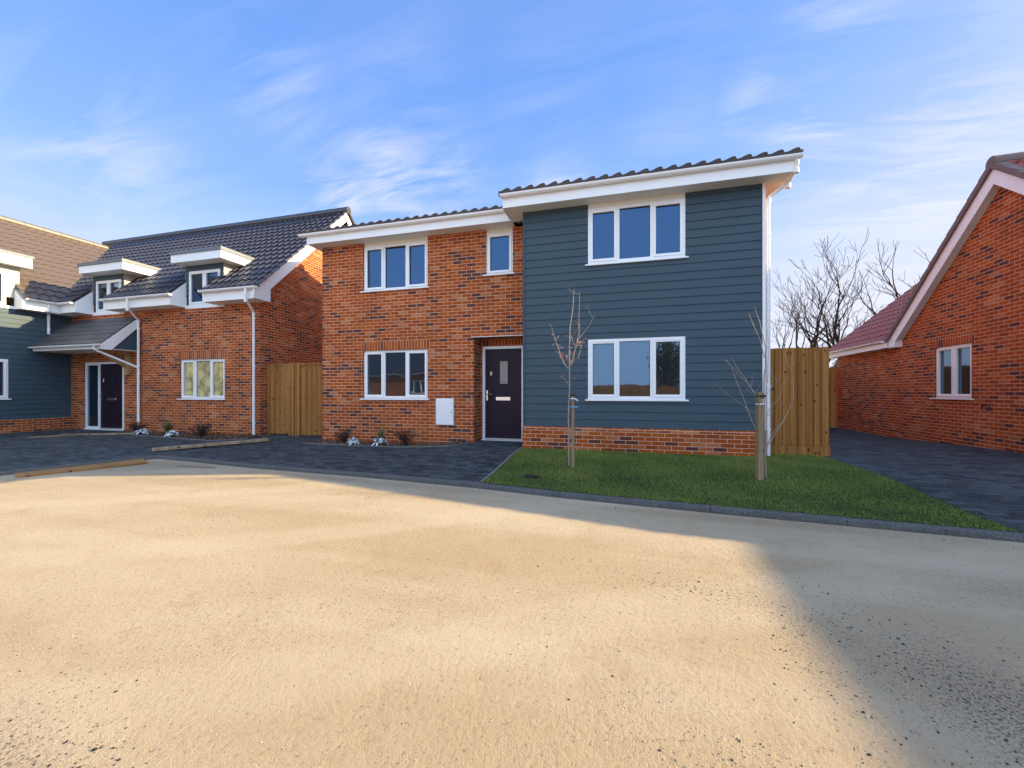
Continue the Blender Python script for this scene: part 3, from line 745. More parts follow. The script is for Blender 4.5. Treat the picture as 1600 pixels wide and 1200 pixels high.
# front door
def front_door(parent, x0, x1, z0, z1, y, handle_left=True, pane_dark=False, sidelight=0.0):
    f = MB(); F = .062; dx0 = x0 + sidelight
    f.box(x0, x0 + F, y - .04, y + .06, z0, z1); f.box(x1 - F, x1, y - .04, y + .06, z0, z1)
    f.box(x0 + F, x1 - F, y - .04, y + .06, z1 - F, z1)
    f.box(x0 - .02, x1, y - .07, y + .06, z0 - .03, z0)
    if sidelight:
        f.box(dx0 - F * .6, dx0 + F * .6, y - .038, y + .058, z0, z1 - F); f.box(x0 + F, dx0 - F * .6, y - .03, y + .04, z0, z0 + .075)
        f.box(x0 + F, dx0 - F * .6, y - .03, y + .04, z1 - F - .03, z1 - F)
    d = f.build('front_door', WHITE, parent)
    a, b = (dx0 + (F * .6 if sidelight else F)), x1 - F
    if sidelight:
        s = MB(); s.box(x0 + F, dx0 - F * .6, y + .0, y + .01, z0 + .075, z1 - F - .03); s.build('side_pane', GLASS, d)
    yl = y - .012; w = b - a; t = z0 + .012
    c = MB(); px0, px1 = a + w * .40, a + w * .62; pz0, pz1 = z0 + 1.28, z0 + 1.80
    XX = XF(0, yl)
    for q in cells(a + .004, b - .004, t + .02, z1 - F - .004, [(px0, px1, pz0, pz1)]):
        c.quad((q[0], 0, q[2]), (q[1], 0, q[2]), (q[1], 0, q[3]), (q[0], 0, q[3]), 0, XX)
    # raised moulding round the pane and round the lower panel
    for (m0, m1, n0, n1, wd) in ((px0, px1, pz0, pz1, .028),):
        c.box(m0 - wd, m1 + wd, yl - .012, yl - .001, n1, n1 + wd); c.box(m0 - wd, m1 + wd, yl - .012, yl - .001, n0 - wd, n0)
        c.box(m0 - wd, m0, yl - .012, yl - .001, n0, n1); c.box(m1, m1 + wd, yl - .012, yl - .001, n0, n1)
    q0, q1, r0, r1 = a + .12, b - .12, t + .16, t + .78
    for e in ((q0, q1, r1 - .012, r1), (q0, q1, r0, r0 + .012), (q0, q0 + .012, r0 + .012, r1 - .012), (q1 - .012, q1, r0 + .012, r1 - .012)):
        c.box(e[0], e[1], yl - .005, yl - .001, e[2], e[3])
    c.build('door_leaf', DOOR, d)
    g_ = MB(); g_.box(px0, px1, yl + .004, yl + .014, pz0, pz1); g_.build('door_pane', GLASS if pane_dark else OBSC, d)
    s = MB(); s.box(a, b, y - .05, y - .004, t, t + .022); s.build('threshold', STEEL, d)
    h = MB(); hx = a + .045
    h.box(hx - .016, hx + .016, yl - .014, yl, z0 + .90, z0 + 1.13)
    h.tube([(hx, yl - .014, z0 + 1.04), (hx, yl - .055, z0 + 1.04), (hx + .12, yl - .055, z0 + 1.04)], .010, 8); h.build('handle', CHROME, d)
    l = MB(); lx0, lx1 = a + w * .30, a + w * .69; zl = z0 + .94
    l.box(lx0, lx1, yl - .010, yl, zl - .038, zl + .038); l.box(lx0 + .02, lx1 - .02, yl - .019, yl - .010, zl - .022, zl + .028); l.build('letterbox', CHROME, d)
    k = MB(); kx, kz = a + w * .17, z0 + 1.52
    k.tube([(kx, yl, kz), (kx, yl - .02, kz)], .026, 12); k.tube([(kx, yl - .02, kz + .055), (kx, yl - .028, kz), (kx, yl - .02, kz - .055)], .009, 8)
    k.tube([(kx + .028 * math.sin(i), yl - .03, kz - .02 + .028 * math.cos(i)) for i in [j * math.pi / 6 for j in range(13)]], .006, 6); k.build('knocker', CHROME, d)
    v_ = MB(); v_.box(a + w * .3, b - w * .3, y + .30, y + .31, z0, z1, 0)
    return d
front_door(house, -2.92, -1.93, .10, 2.24, YD)
dk = MB(); dk.box(-1.93, -1.2, YD + .005, YD + .05, -.3, 2.3); dk.build('door_side_wall', BRICK, house)
# meter box
mt = MB(); mt.box(-3.875, -3.445, YB - .045, YB, .45, 1.045); mt.box(-3.86, -3.46, YB - .058, YB - .045, .465, 1.03)
mbx = mt.build('meter_box', WHITE, house)
kk = MB(); kk.tube([(-3.50, YB - .058, .74), (-3.50, YB - .064, .74)], .012, 10); kk.build('lock', RUBBER, mbx)
# light grey painted interior back drop behind glass is not needed: the panes are opaque coated glass

# ------------------------------------------------------------------ LEFT HOUSE
YL = 8.4
left = thing('dormer_house', 'dark roofed brick house on the left with two dormers, slate porch and a boarded wing', 'house', (0, 0, 0))
XL = XF(0, YL); LW, LE = -17.0, -9.36
wb = MB()
hl = [(-12.27, -10.58, 1.00, 2.14), (-16.30, -14.57, -.3, 2.13), (-15.85, -14.70, 3.62, 4.4), (-11.95, -10.80, 3.62, 4.4)]
wall(wb, LW, LE, -.3, 3.70, hl[:2], XL, 0.09)
wb.box(-12.35, -10.50, YL - .004, YL + .05, 2.14, 2.365, 1)
wb.poly([(LE, YL, -.3), (LE, 14.9, -.3), (LE, 14.9, 3.8), (LE, 11.45, 7.25), (LE, YL, 4.20)])
wb.quad((LW, 14.9, -.3), (LE, 14.9, -.3), (LE, 14.9, 3.8), (LW, 14.9, 3.8))
wb.build('brick_wall', [BRICK, SOLD], left)
# wing side wall
XW = XF(LW, 0, 0, R(90))     # local u -> +Y, face to +X
# rotate +90: local -y faces +X ; local u -> +Y
wing = MB(); wing.box(LW - .05, LW + .03, 1.6, YL, -.3, .38); wing.box(LW - 6, LW + .03, 1.57, 1.6, -.3, .38); wing.build('plinth', BRICK, left)
wc = MB(); holesW = [(5.85, 7.06, 1.00, 2.14), (5.7, 7.0, 3.7, 3.72)]
wall(wc, 1.6, YL, .38, 3.70, holesW[:1], XF(LW - .004, 0, 0, R(90)), 0.10)
cladding(wc, 1.6, YL, .38, 3.70, holesW[:1], XW)
wc.poly([(LW, 1.6, .38), (LW - 5.8, 1.6, .38), (LW - 5.8, 1.6, 3.7), (LW - 2.9, 1.6, 6.6), (LW, 1.6, 3.7)])
wc.quad((LW - 5.8, 1.6, -.3), (LW - 5.8, 14, -.3), (LW - 5.8, 14, 3.7), (LW - 5.8, 1.6, 3.7))
wc.build('wing_cladding', CLAD, left)
window(left, -12.27, -10.58, 1.00, 2.14, XL, glass=GOLDREFL)
window(left, 5.85, 7.06, 1.00, 2.14, XW, lights=2, set_back=-0.01)
front_door(left, -16.30, -14.57, .03, 2.13, YL + .03, sidelight=.62, pane_dark=True)
# roof main
EY, EZ = 7.95, 3.95; s45 = math.sqrt(.5)
WX0, WZ0, WX1, WZ1 = -16.58, 3.93, -19.9, 6.97
wp = math.atan2(WZ1 - WZ0, WX0 - WX1)
rb = MB(); VX0 = -21.0
def skipL(u, v):
    x = VX0 + u
    return v < .80 and ((-15.93 < x < -14.68) or (-12.03 < x < -10.78))
tile_sheet(rb, (VX0, EY, EZ), (1, 0, 0), (0, s45, s45), -8.86 - VX0, 3.5 / s45, skip=skipL,
           clips=[((WX0, 7.98, 3.95), (-(10.97 - 7.98), -(WX0 - WX1), 0))])
rb.quad((VX0, 11.45, 7.47), (-8.86, 11.45, 7.47), (-8.86, 15.4, 3.7), (VX0, 15.4, 3.7))
rb_main = rb; rb = MB()
cw, sw = math.cos(wp), math.sin(wp)
tile_sheet(rb, (WX0, 1.3, WZ0), (0, 1, 0), (-cw, 0, sw), 9.8, (WZ1 - WZ0) / sw,
           skip=lambda u, v: v < .80 and 5.62 < 1.3 + u < 7.18,
           clips=[((WX0, 7.98, 3.95), ((10.97 - 7.98), (WX0 - WX1), 0))])
rb.quad((WX1, 1.3, WZ1), (WX1, 14, WZ1), (WX1 - 3.4, 14, WZ0), (WX1 - 3.4, 1.3, WZ0))
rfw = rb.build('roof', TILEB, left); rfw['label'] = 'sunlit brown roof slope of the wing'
rf = rb_main.build('roof', TILE, left)
ridge(rf, (VX0, 11.45, 7.50), (-8.86, 11.45, 7.50), TILE, .12)
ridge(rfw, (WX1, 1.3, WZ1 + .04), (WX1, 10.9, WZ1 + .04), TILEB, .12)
# valley lead
vl = MB(); vl.tube([(WX0 + .05, 7.95, 3.955), (WX1, 10.97, 7.0)], .05, 6); vl.build('valley', simple('grey_valley', (.10, .11, .13), .5), left)
# barge boards on right gable
bg = MB(); bx = -8.98
e0 = Vector((bx, 7.86, 3.93)); e1 = Vector((bx, 11.45, 7.49))
bg.prism([(bx, 7.86, 3.63), (bx, 8.38, 3.62), (bx, 8.38, 3.97), (bx, 11.45, 7.13), (bx, 11.45, 7.40), (bx, 7.90, 3.88)], (.022, 0, 0))
bg.prism([(bx, 15.1, 3.66), (bx, 11.45, 7.13), (bx, 11.45, 7.40), (bx, 15.3, 3.75)], (.022, 0, 0))
bg.prism([(bx + .03, 7.95, 3.94), (bx + .03, 11.45, 7.39), (bx + .03, 11.45, 7.46), (bx + .03, 7.95, 4.01)], (.03, 0, 0))
bg.prism([(LE, 8.40, 4.27), (LE, 11.45, 7.32), (LE, 11.45, 7.30), (LE, 8.40, 4.25)], (.37, 0, 0))
bg.build('barge_board', FASC, left)
# eaves boxes of the front, split by dormers
def eavebox(parent, x0, x1):
    f = MB()
    pr_ = [(EY + .02, 3.64), (YL, 3.64), (YL, 4.38), (EY + .02, 3.93)]
    f.prism([(x0, y, z) for y, z in pr_], (x1 - x0, 0, 0)); f.build('fascia', FASC, parent)
eavebox(left, -16.62, -15.93); eavebox(left, -14.70, -12.00); eavebox(left, -10.80, -8.99)
fx = MB(); fx.prism([(LW, 1.4, 3.62), (-16.63, 1.4, 3.62), (-16.63, 1.4, 3.88), (LW, 1.4, 4.2)], (0, 4.25, 0))
fx.prism([(LW, 7.18, 3.62), (-16.63, 7.18, 3.62), (-16.63, 7.18, 3.88), (LW, 7.18, 4.2)], (0, 1.2, 0)); fx.build('wing_fascia', FASC, left)
gutter(left, (-16.60, 7.90, 3.93), (-15.96, 7.90, 3.93)); gutter(left, (-14.72, 7.90, 3.93), (-11.90, 7.90, 3.93)); gutter(left, (-10.84, 7.90, 3.93), (-8.90, 7.90, 3.93))
gutter(left, (-16.57, 7.22, 3.93), (-16.57, 7.95, 3.93)); gutter(left, (-16.57, 1.4, 3.93), (-16.57, 5.6, 3.93))
downpipe(left, [(-9.24, 7.89, 3.90), (-9.24, 7.89, 3.62), (-9.47, 8.33, 3.36), (-9.47, 8.33, .03)], (3.2, 1.9, .35))
downpipe(left, [(-13.55, 7.89, 3.90), (-13.55, 7.89, 3.62), (-13.84, 8.33, 3.36), (-13.84, 8.33, .03)], (3.1, 2.0, 1.75, .35))
downpipe(left, [(-16.62, 7.72, 3.88), (-16.62, 7.72, 3.72), (-16.93, 7.86, 3.58), (-16.93, 7.86, 2.98)], (3.45, 3.12))
# dormers
def dormer(w0, w1, f0, f1, lab):
    d = MB(); zt = 4.84
    Xd = XF(0, YL)
    hol = [(w0 + .13, w1 - .13, 3.70, 4.66)]
    cladding(d, w0, w1, 3.95, zt, [(w0 + .13, w1 - .13, 3.5, 4.68)], Xd, .14)
    for a, b, c_, e in cells(w0, w1, 3.95, zt, [(w0 + .13, w1 - .13, 3.5, 4.68)]): d.quad((a, YL + .004, c_), (b, YL + .004, c_), (b, YL + .004, e), (a, YL + .004, e))
    b = d.build('dormer', CLAD, left); b['label'] = lab
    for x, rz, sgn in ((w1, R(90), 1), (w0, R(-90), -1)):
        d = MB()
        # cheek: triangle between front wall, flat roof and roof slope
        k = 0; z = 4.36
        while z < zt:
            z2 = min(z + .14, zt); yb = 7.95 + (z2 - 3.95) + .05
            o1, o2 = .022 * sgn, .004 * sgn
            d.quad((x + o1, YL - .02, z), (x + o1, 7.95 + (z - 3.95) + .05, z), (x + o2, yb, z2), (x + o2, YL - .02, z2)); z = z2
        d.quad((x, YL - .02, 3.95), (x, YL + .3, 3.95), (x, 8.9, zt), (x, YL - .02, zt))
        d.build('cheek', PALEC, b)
    f = MB(); f.box(f0, f1, 8.06, 9.45, 4.84, 5.06); f.build('fascia', FASC, b)
    t_ = MB(); t_.box(f0 - .03, f1 + .03, 8.03, 9.55, 5.062, 5.15); pass
    t_.build('flat_roof', simple('grey_roof_trim', (.14, .16, .18), .5) if 'grey_roof_trim' not in MATS else MATS['grey_roof_trim'], b)
    # white apron and returns beside the low part of the window
    a = MB(); a.box(w0 - .02, w1 + .02, YL - .022, YL + .03, 3.60, 3.70); a.build('apron', FASC, b)
    window(b, w0 + .12, w1 - .12, 3.70, 4.68, Xd, lights=2, sill=False, set_back=-.01, part='window')
    sl = MB()
dormer(-15.93, -14.55, -15.95, -14.05, 'boarded flat roofed dormer above the slate porch')
dormer(-12.03, -10.60, -12.12, -10.28, 'boarded flat roofed dormer nearest the right gable')
# wing dormer (faces +X)
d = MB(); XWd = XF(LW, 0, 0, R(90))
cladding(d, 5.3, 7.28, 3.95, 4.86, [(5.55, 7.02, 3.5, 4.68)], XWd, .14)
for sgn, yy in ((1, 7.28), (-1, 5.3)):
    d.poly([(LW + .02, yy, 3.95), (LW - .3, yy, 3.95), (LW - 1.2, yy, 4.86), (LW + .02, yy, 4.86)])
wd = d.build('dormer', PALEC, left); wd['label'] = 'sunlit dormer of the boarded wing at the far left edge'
f = MB(); f.box(-18.6, -16.72, 5.1, 7.42, 4.86, 5.16); f.build('fascia', FASC, wd)
t_ = MB(); t_.box(-18.7, -16.69, 5.07, 7.45, 5.162, 5.22); t_.build('flat_roof', MATS['grey_roof_trim'], wd)
a = MB(); a.box(LW - .02, LW + .03, 5.5, 7.2, 3.62, 3.70); a.build('apron', FASC, wd)
window(wd, 5.55, 7.02, 3.70, 4.68, XWd, lights=2, sill=False, set_back=-.01, part='window')
# porch
pr_ = MB(); px0, px1 = LW + .0, -13.92
y0p, z0p, y1p, z1p = 7.50, 2.57, 8.40, 3.49
pl_ = math.hypot(y1p - y0p, z1p - z0p); vv = ((y1p - y0p) / pl_, (z1p - z0p) / pl_)
nrow = 6
for k in range(nrow):
    v0, v1 = pl_ * k / nrow, pl_ * (k + 1) / nrow
    def P_(x, v_, h): return (x, y0p + vv[0] * v_ - vv[1] * h, z0p + vv[1] * v_ + vv[0] * h)
    pr_.quad(P_(px0, v0, .018), P_(px1, v0, .018), P_(px1, v1, .006), P_(px0, v1, .006)); pr_.quad(P_(px0, v0, -.01), P_(px1, v0, -.01), P_(px1, v0, .018), P_(px0, v0, .018))
pb_ = pr_.build('porch_roof', SLATE, left)
f = MB(); f.prism([(px0, 7.55, 2.42), (px0, 7.575, 2.42), (px0, 7.575, 2.57), (px0, 7.55, 2.555)], (px1 - px0, 0, 0))
f.prism([(px1 + .002, 7.50, 2.40), (px1 + .002, 7.72, 2.40), (px1 + .002, 8.395, 3.19), (px1 + .002, 8.395, 3.46), (px1 + .002, 7.50, 2.555)], (.022, 0, 0)); f.build('fascia', FASC, pb_)
s = MB(); s.box(px0, px1, 7.58, YL, 2.42, 2.435); s.build('soffit', SOFF, pb_)
s = MB(); s.poly([(px1 - .012, 7.70, 2.44), (px1 - .012, YL, 2.44), (px1 - .012, YL, 3.3)]); s.build('cheek', CLAD, pb_)
gutter(pb_, (LW + .03, 7.49, 2.545), (-13.88, 7.49, 2.545), clips=.8)
pp = MB(); pp.tube([(-14.2, 7.49, 2.51), (-14.2, 7.49, 2.42), (-14.15, 7.60, 2.34), (-13.84, 8.33, 1.92)], .032, 10); pp.build('waste_pipe', WHITE, pb_)
br = MB(); br.box(-14.36, -14.26, 8.28, 8.40, 1.72, 2.42); br.box(-14.36, -14.26, 7.62, 8.28, 2.33, 2.42)
br.prism([(-14.35, 8.28, 1.92), (-14.35, 8.28, 2.05), (-14.35, 7.78, 2.33), (-14.35, 7.66, 2.33)], (.08, 0, 0)); br.build('bracket', PALE, pb_)

# ------------------------------------------------------------------ RIGHT HOUSE (rotated a little)
rh = thing('gabled_bungalow', 'red brick bungalow with red tiled roof and white barge boards at the right edge', 'house', (7.155, 9.2, 0), R(-4.4))
# local: wall face at x=0 looking to -x ; y along wall
XR = XF(0, 0, 0, R(-90))     # local u -> -Y ; face looks to -X
wb = MB(); YN, YF = -3.0, 3.36; ZE = 2.48; AP = 5.26; AY = .2
hw = (-2.09, -.99, 1.06, 2.23)   # in u = -y
def gable_strip(mb):
    wall(mb, -YF, -YN, -.4, ZE, [hw], XR, .09)
    mb.poly([(0, YF, ZE), (0, YN, ZE), (0, AY, AP)])
gable_strip(wb)
wb.box(-.004, .05, .92, 2.16, 2.23, 2.455, 1)
wb.quad((.09, YF, -.4), (.09, 7.15, -.4), (.09, 7.15, 2.50), (.09, YF, 2.50))
wb.quad((0, YF, -.4), (.09, YF, -.4), (.09, YF, 2.6), (0, YF, 2.6))
wb.quad((.09, 7.15, -.4), (8, 7.15, -.4), (8, 7.15, 2.5), (.09, 7.15, 2.5))
wb.quad((0, YN, -.4), (3.3, YN, -.4), (3.3, YN, ZE), (0, YN, ZE))
wb.quad((3.3, YN, -.4), (3.3, -14, -.4), (3.3, -14, ZE), (3.3, YN, ZE))  # walls of the unseen wing that is added for its shadow
wb.poly([(3.3, -14, -.4), (10.5, -14, -.4), (10.5, -14, ZE), (7.05, -14, 5.3), (3.3, -14, ZE)])
wb.quad((10.5, -14, -.4), (10.5, 7.15, -.4), (10.5, 7.15, 2.5), (10.5, -14, 2.5))
wb.build('brick_wall', [BRICK, SOLD], rh)
window(rh, hw[0], hw[1], hw[2], hw[3], XR, lights=2, glass=GLASSN)
sl_ = (5.54 - 2.60) / 3.38; pa = math.atan(sl_); cp, sp_ = math.cos(pa), math.sin(pa)
rb = MB(); rl = 3.38 / cp
# far slope of the gable (faces +y): U=( 1,0,0)? need U x V outward
tile_sheet(rb, (10.6, 3.58, 2.60), (-1, 0, 0), (0, -cp, sp_), 10.78, rl)
pn = math.atan((5.54 - 2.62) / 3.50); tile_sheet(rb, (-.18, -3.30, 2.62), (1, 0, 0), (0, math.cos(pn), math.sin(pn)), 10.78, 3.50 / math.cos(pn))
# rear wing: eave along y at x=-.22 rising to +x, hipped far end
tile_sheet(rb, (-.22, 7.40, 2.58), (0, -1, 0), (cp, 0, sp_), 3.75, 3.9 / cp, clips=[((-.22, 7.40, 0), (-1, 1, 0))])
rb.poly([(-.22, 7.40, 2.60), (7.6, 7.40, 2.60), (3.7, 3.5, 5.5)])
rb.quad((3.7, 3.5, 5.5), (7.6, 7.4, 2.6), (7.6, 0, 2.6), (3.7, 0, 5.5))
# unseen near wing, added to cast the road shadow; its ridge runs towards the road
rb.quad((3.0, -14.3, 2.5), (3.0, -3, 2.5), (7.05, 0.5, 5.5), (7.05, -14.3, 5.5)); rb.quad((11.1, -14.3, 2.5), (7.05, -14.3, 5.5), (7.05, 0, 5.5), (11.1, -3, 2.5))
rf = rb.build('roof', TILER, rh)
ridge(rf, (-.20, AY, 5.56), (10, AY, 5.56), simple('mottled_ridge_tile', (.19, .13, .12), .7, .2), .125)
vg = MB()
# verge tiles, seen edge on, as grey brown stepped caps
n = 12
for side, yy0 in ((1, 3.60), (-1, -3.32)):
    for k in range(n):
        a, b = k / n, (k + 1) / n
        ya, yb = yy0 + (AY - yy0) * a, yy0 + (AY - yy0) * b
        za, zb = 2.59 + 2.94 * a, 2.59 + 2.94 * b; ex = .015 * (1 - 0)
        vg.prism([(-.21, ya, za - .06), (-.21, yb, zb - .06), (-.21, yb, zb + .06), (-.21, ya, za + .085)], (.16, 0, 0))
vg.build('verge_tiles', MATS['mottled_ridge_tile'], rf)
bg = MB()
for s_, yy in ((1, 3.56), (-1, -3.25)):
    bg.prism([(-.16, yy, 2.40), (-.16, yy - s_ * .28, 2.40), (-.16, yy - s_ * .28, 2.52), (-.16, AY, 5.16), (-.16, AY, 5.46), (-.16, yy, 2.58)], (.024, 0, 0))
    bg.prism([(-.136, yy - s_ * .29, 2.56), (-.136, AY, 5.20), (-.136, AY, 5.215), (-.136, yy - s_ * .29, 2.58)], (.14, 0, 0), 1)
    bg.box(-.16, .0, min(yy, yy - s_ * .28), max(yy, yy - s_ * .28), 2.385, 2.40)
    bg.quad((-.15, yy - s_ * .285, 2.40), (0, yy - s_ * .285, 2.40), (0, yy - s_ * .285, 2.62), (-.15, yy - s_ * .285, 2.60), 0)
bg.build('barge_board', [FASC, SOFF], rh)
f = MB(); f.box(-.19, -.17, 3.57, 7.38, 2.42, 2.60); f.box(-.19, .09, 3.36, 7.38, 2.405, 2.42); f.build('fascia', FASC, rh)
gutter(rh, (-.25, 7.42, 2.60), (-.25, 3.64, 2.60))
cl = MB(); cl.tube([(-.012, .62 + .11 * math.cos(i * .5), .86 + .07 * math.sin(i * .5) + .002 * i) for i in range(16)] + [(-.012, .52, .93)], .006, 5)
cl.build('cable_loop', RUBBER, rh)

# ------------------------------------------------------------------ fences
def fence_boards(mb, x0, x1, y, z0, z1, w=.115, mat=0, X=None, seed=1, face=-1):
    rnd = random.Random(seed); x = x0; i = 0
    while x < x1 - .01:
        b = min(x + w, x1); t = rnd.uniform(-.006, .006)
        # feather edge: thick on one side, thin on the other
        mb.prism([(x, y - .006, z0), (b, y + .012, z0), (b, y + .022, z0), (x, y + .022, z0)] if face < 0 else [(x, y + .022, z0), (b, y + .016, z0), (b, y, z0), (x, y, z0)], (0, 0, z1 - z0 + t), mat, X)
        x += w - .008 + .008; i += 1
fr = thing('fence_panel', 'tall knotty timber fence panel with gravel board beside the white downpipe', 'fence', (3.1, 7.8, 0))
XFp = XF(-3.1, -7.8)
m = MB(); fence_boards(m, 2.66, 3.60, 7.78, .26, 1.97, .118, 0, XFp, 3); m.build('board', FENCE, fr).name = 'boards'
m = MB(); m.box(2.64, 3.62, 7.785, 7.82, .0, .255, 0, XFp); m.build('gravel_board', FENCE, fr)
m = MB(); m.box(3.50, 3.60, 7.83, 7.93, -.1, 1.93, 0, XFp); m.build('post', FENCE, fr)
for z_ in (.45, 1.6): m = MB(); m.box(2.66, 3.60, 7.803, 7.85, z_, z_ + .08, 0, XFp); m.build('rail', FENCE, fr)
gt = thing('side_gate', 'brown timber side gate and panel closing the gap between the two left houses', 'gate', (-8.1, 8.7, 0))
XG = XF(8.1, -8.7)
m = MB(); fence_boards(m, -9.27, -8.63, 8.68, .03, 1.92, .085, 0, XG, 5); gl = m.build('gate_leaf', FENCE, gt)
m = MB(); m.tube([(-9.17, 8.68, 1.02), (-9.17, 8.645, 1.02)], .03, 10, 0, True, XG); m.build('latch', CHROME, gl)
m = MB(); m.box(-9.35, -9.28, 8.64, 8.74, -.1, 1.96, 0, XG); m.build('post', FENCE, gt)
m = MB(); m.box(-8.62, -8.42, 8.62, 8.66, -.05, 1.98, 0, XG); m.build('post', FENCE, gt)
m = MB(); m.box(-8.41, -8.26, 8.64, 8.68, -.05, 1.99, 0, XG); m.build('post', FENCE, gt)
m = MB(); fence_boards(m, -8.25, -6.97, 8.68, .02, 1.93, .10, 0, XG, 8); m.build('boards', FENCE, gt)
m = MB(); m.box(-8.25, -6.97, 8.655, 8.69, 1.93, 1.98, 0, XG); m.box(-9.28, -8.63, 8.66, 8.69, 1.92, 1.965, 0, XG); m.build('top_rail', FENCE, gt)
bf = thing('back_fence', 'strip of timber fence at the far end of the right hand driveway', 'fence', (5.6, 16.4, 0))
m = MB(); fence_boards(m, 3.6, 7.9, 16.4, -.1, 2.05, .12, 0, XF(-5.6, -16.4), 9); m.build('boards', FENCE, bf)
m = MB(); m.box(7.62, 7.72, 16.36, 16.46, -.1, 2.1, 0, XF(-5.6, -16.4)); m.build('post', PALE, bf)
sf = thing('side_fence', 'garden fence running back behind the tall panel, seen edge on', 'fence', (3.6, 12, 0))
m = MB(); fence_boards(m, 0, 8.3, 0, -.1, 1.9, .12, 0, XF(0, 4.3, 0, R(-90)), 10); m.build('boards', FENCE, sf)

# ------------------------------------------------------------------ boards lying about
def plank(name, label, cat, px, py, pz, L, W, T, rz, mat, tilt=0.0, tx=0.0):
    m = MB(); m.box(-L / 2, L / 2, -W / 2, W / 2, 0, T); o = m.build(name, mat)
    o.location = (px, py, pz); o.rotation_euler = (tx, tilt, rz); tag(o, label, cat); return o
plank('timber_plank', 'long grey brown plank lying on the dark paving in front of the left downpipe', 'plank', -8.62, 6.62, .0, 2.05, .24, .05, R(57), STAKE, R(-1))
plank('plywood_sheet', 'long plywood sheet lying along the kerb corner, its near end in the sun', 'board', -8.58, 4.42, RD + .002, 1.45, .42, .035, R(68), ORANGEB, R(-1))
plank('timber_plank', 'short flat board propped on a thin strip near the boarded wing', 'plank', -14.55, 6.85, -.01, .85, .42, .03, R(60), PLY, R(-2))
plank('timber_plank', 'thin dark strip under the short board near the boarded wing', 'plank', -14.95, 7.25, -.02, 2.0, .10, .02, R(12), PLY)
plank('timber_plank', 'pale plank lying towards the left front door', 'plank', -13.9, 7.45, .0, 1.7, .16, .03, R(28), STAKE)
plank('timber_offcut', 'small brown offcut on the gravel below the kerb corner', 'offcut', -6.95, 5.02, -.115, .75, .09, .02, R(4), PLY)
dc = MB(); dc.box(-.11, .11, -.045, .045, 0, .016)
for i in range(5): dc.box(-.09, .09, -.034 + i * .016, -.028 + i * .016, .017, .021)
dco = dc.build('drain_cover', RUBBER); dco.location = (-1.12, 5.35, H(-1.12, 5.35) + .02); tag(dco, 'small black drain cover set in the lawn corner', 'drain cover')

# ------------------------------------------------------------------ plants
def leaf_cloud(rng, n, pts, size, up=0.3, aspect=.45):
    """pts (n,3) centres -> quads"""
    d = rng.normal(size=(n, 3)); d[:, 2] = np.abs(d[:, 2]) * 1.0 + up; d /= np.linalg.norm(d, axis=1)[:, None]
    s = rng.normal(size=(n, 3)); s -= (s * d).sum(1)[:, None] * d; s /= np.linalg.norm(s, axis=1)[:, None]
    L = size * rng.uniform(.6, 1.3, n)[:, None]; W = L * aspect
    V = np.stack([pts, pts + d * L * .5 + s * W * .5, pts + d * L, pts + d * L * .5 - s * W * .5], 1).reshape(-1, 3)
    F = np.arange(4 * n).reshape(n, 4); return V, F, np.repeat(rng.random(n), 4)
def shrub(name, label, x, y, w, h, mat, n=900, size=.03, seed=1, cat='plant', group=None, aspect=.45):
    rng = np.random.default_rng(seed); z = H(x, y) if y < 9 else 0
    # stems then leaves along stems
    t = thing(name, label, cat, (x, y, z), 0, group)
    m = MB(); P = []
    for i in range(16):
        a = rng.uniform(0, 2 * math.pi); r = rng.uniform(.2, 1) * w / 2; hh_ = h * rng.uniform(.55, 1)
        tip = np.array([r * math.cos(a), r * math.sin(a) * .8, hh_ * (1 - .35 * r / w)])
        mid = tip * .5 + rng.normal(size=3) * .02; mid[2] = tip[2] * .6
        m.tube([(0, 0, -.02), tuple(mid), tuple(tip)], [.006, .004, .002], 4)
        for k in range(n // 16):
            u = rng.uniform(.25, 1); q = (1 - u) * (1 - u) * 0 + 2 * u * (1 - u) * mid + u * u * tip
            P.append(q + rng.normal(size=3) * size * .8)
    m.build('stems', BARK, t)
    V, F, rr = leaf_cloud(rng, len(P), np.array(P), size, .3, aspect)
    npmesh('leaves', V, F, mat, rr, t); return t
def tuft(name, label, x, y, h, n, mat, seed, cat='plant', spread=.5):
    rng = np.random.default_rng(seed); V = []; F = []; rr = []
    for i in range(n):
        a = rng.uniform(0, 2 * math.pi); l = rng.uniform(0, 1) ** .7 * spread; hh_ = h * rng.uniform(.6, 1.05)
        b = np.array([rng.normal() * .02, rng.normal() * .02, 0]); d = np.array([math.cos(a), math.sin(a), 0]); s = np.array([-d[1], d[0], 0]) * .0035
        pts = [b + d * (l * hh_ * t * t * 1.1) + np.array([0, 0, hh_ * (t - .25 * l * t * t)]) for t in (0, .35, .7, 1)]
        o = len(V); r_ = rng.random()
        for k, p_ in enumerate(pts): ww = (1 - k / 3.2); V += [p_ - s * ww, p_ + s * ww]; rr += [r_, r_]
        for k in range(3): F.append((o + 2 * k, o + 2 * k + 1, o + 2 * k + 3, o + 2 * k + 2))
    o = npmesh(name, V, F, mat, rr); o.location = (x, y, H(x, y) + .01); tag(o, label, cat); return o
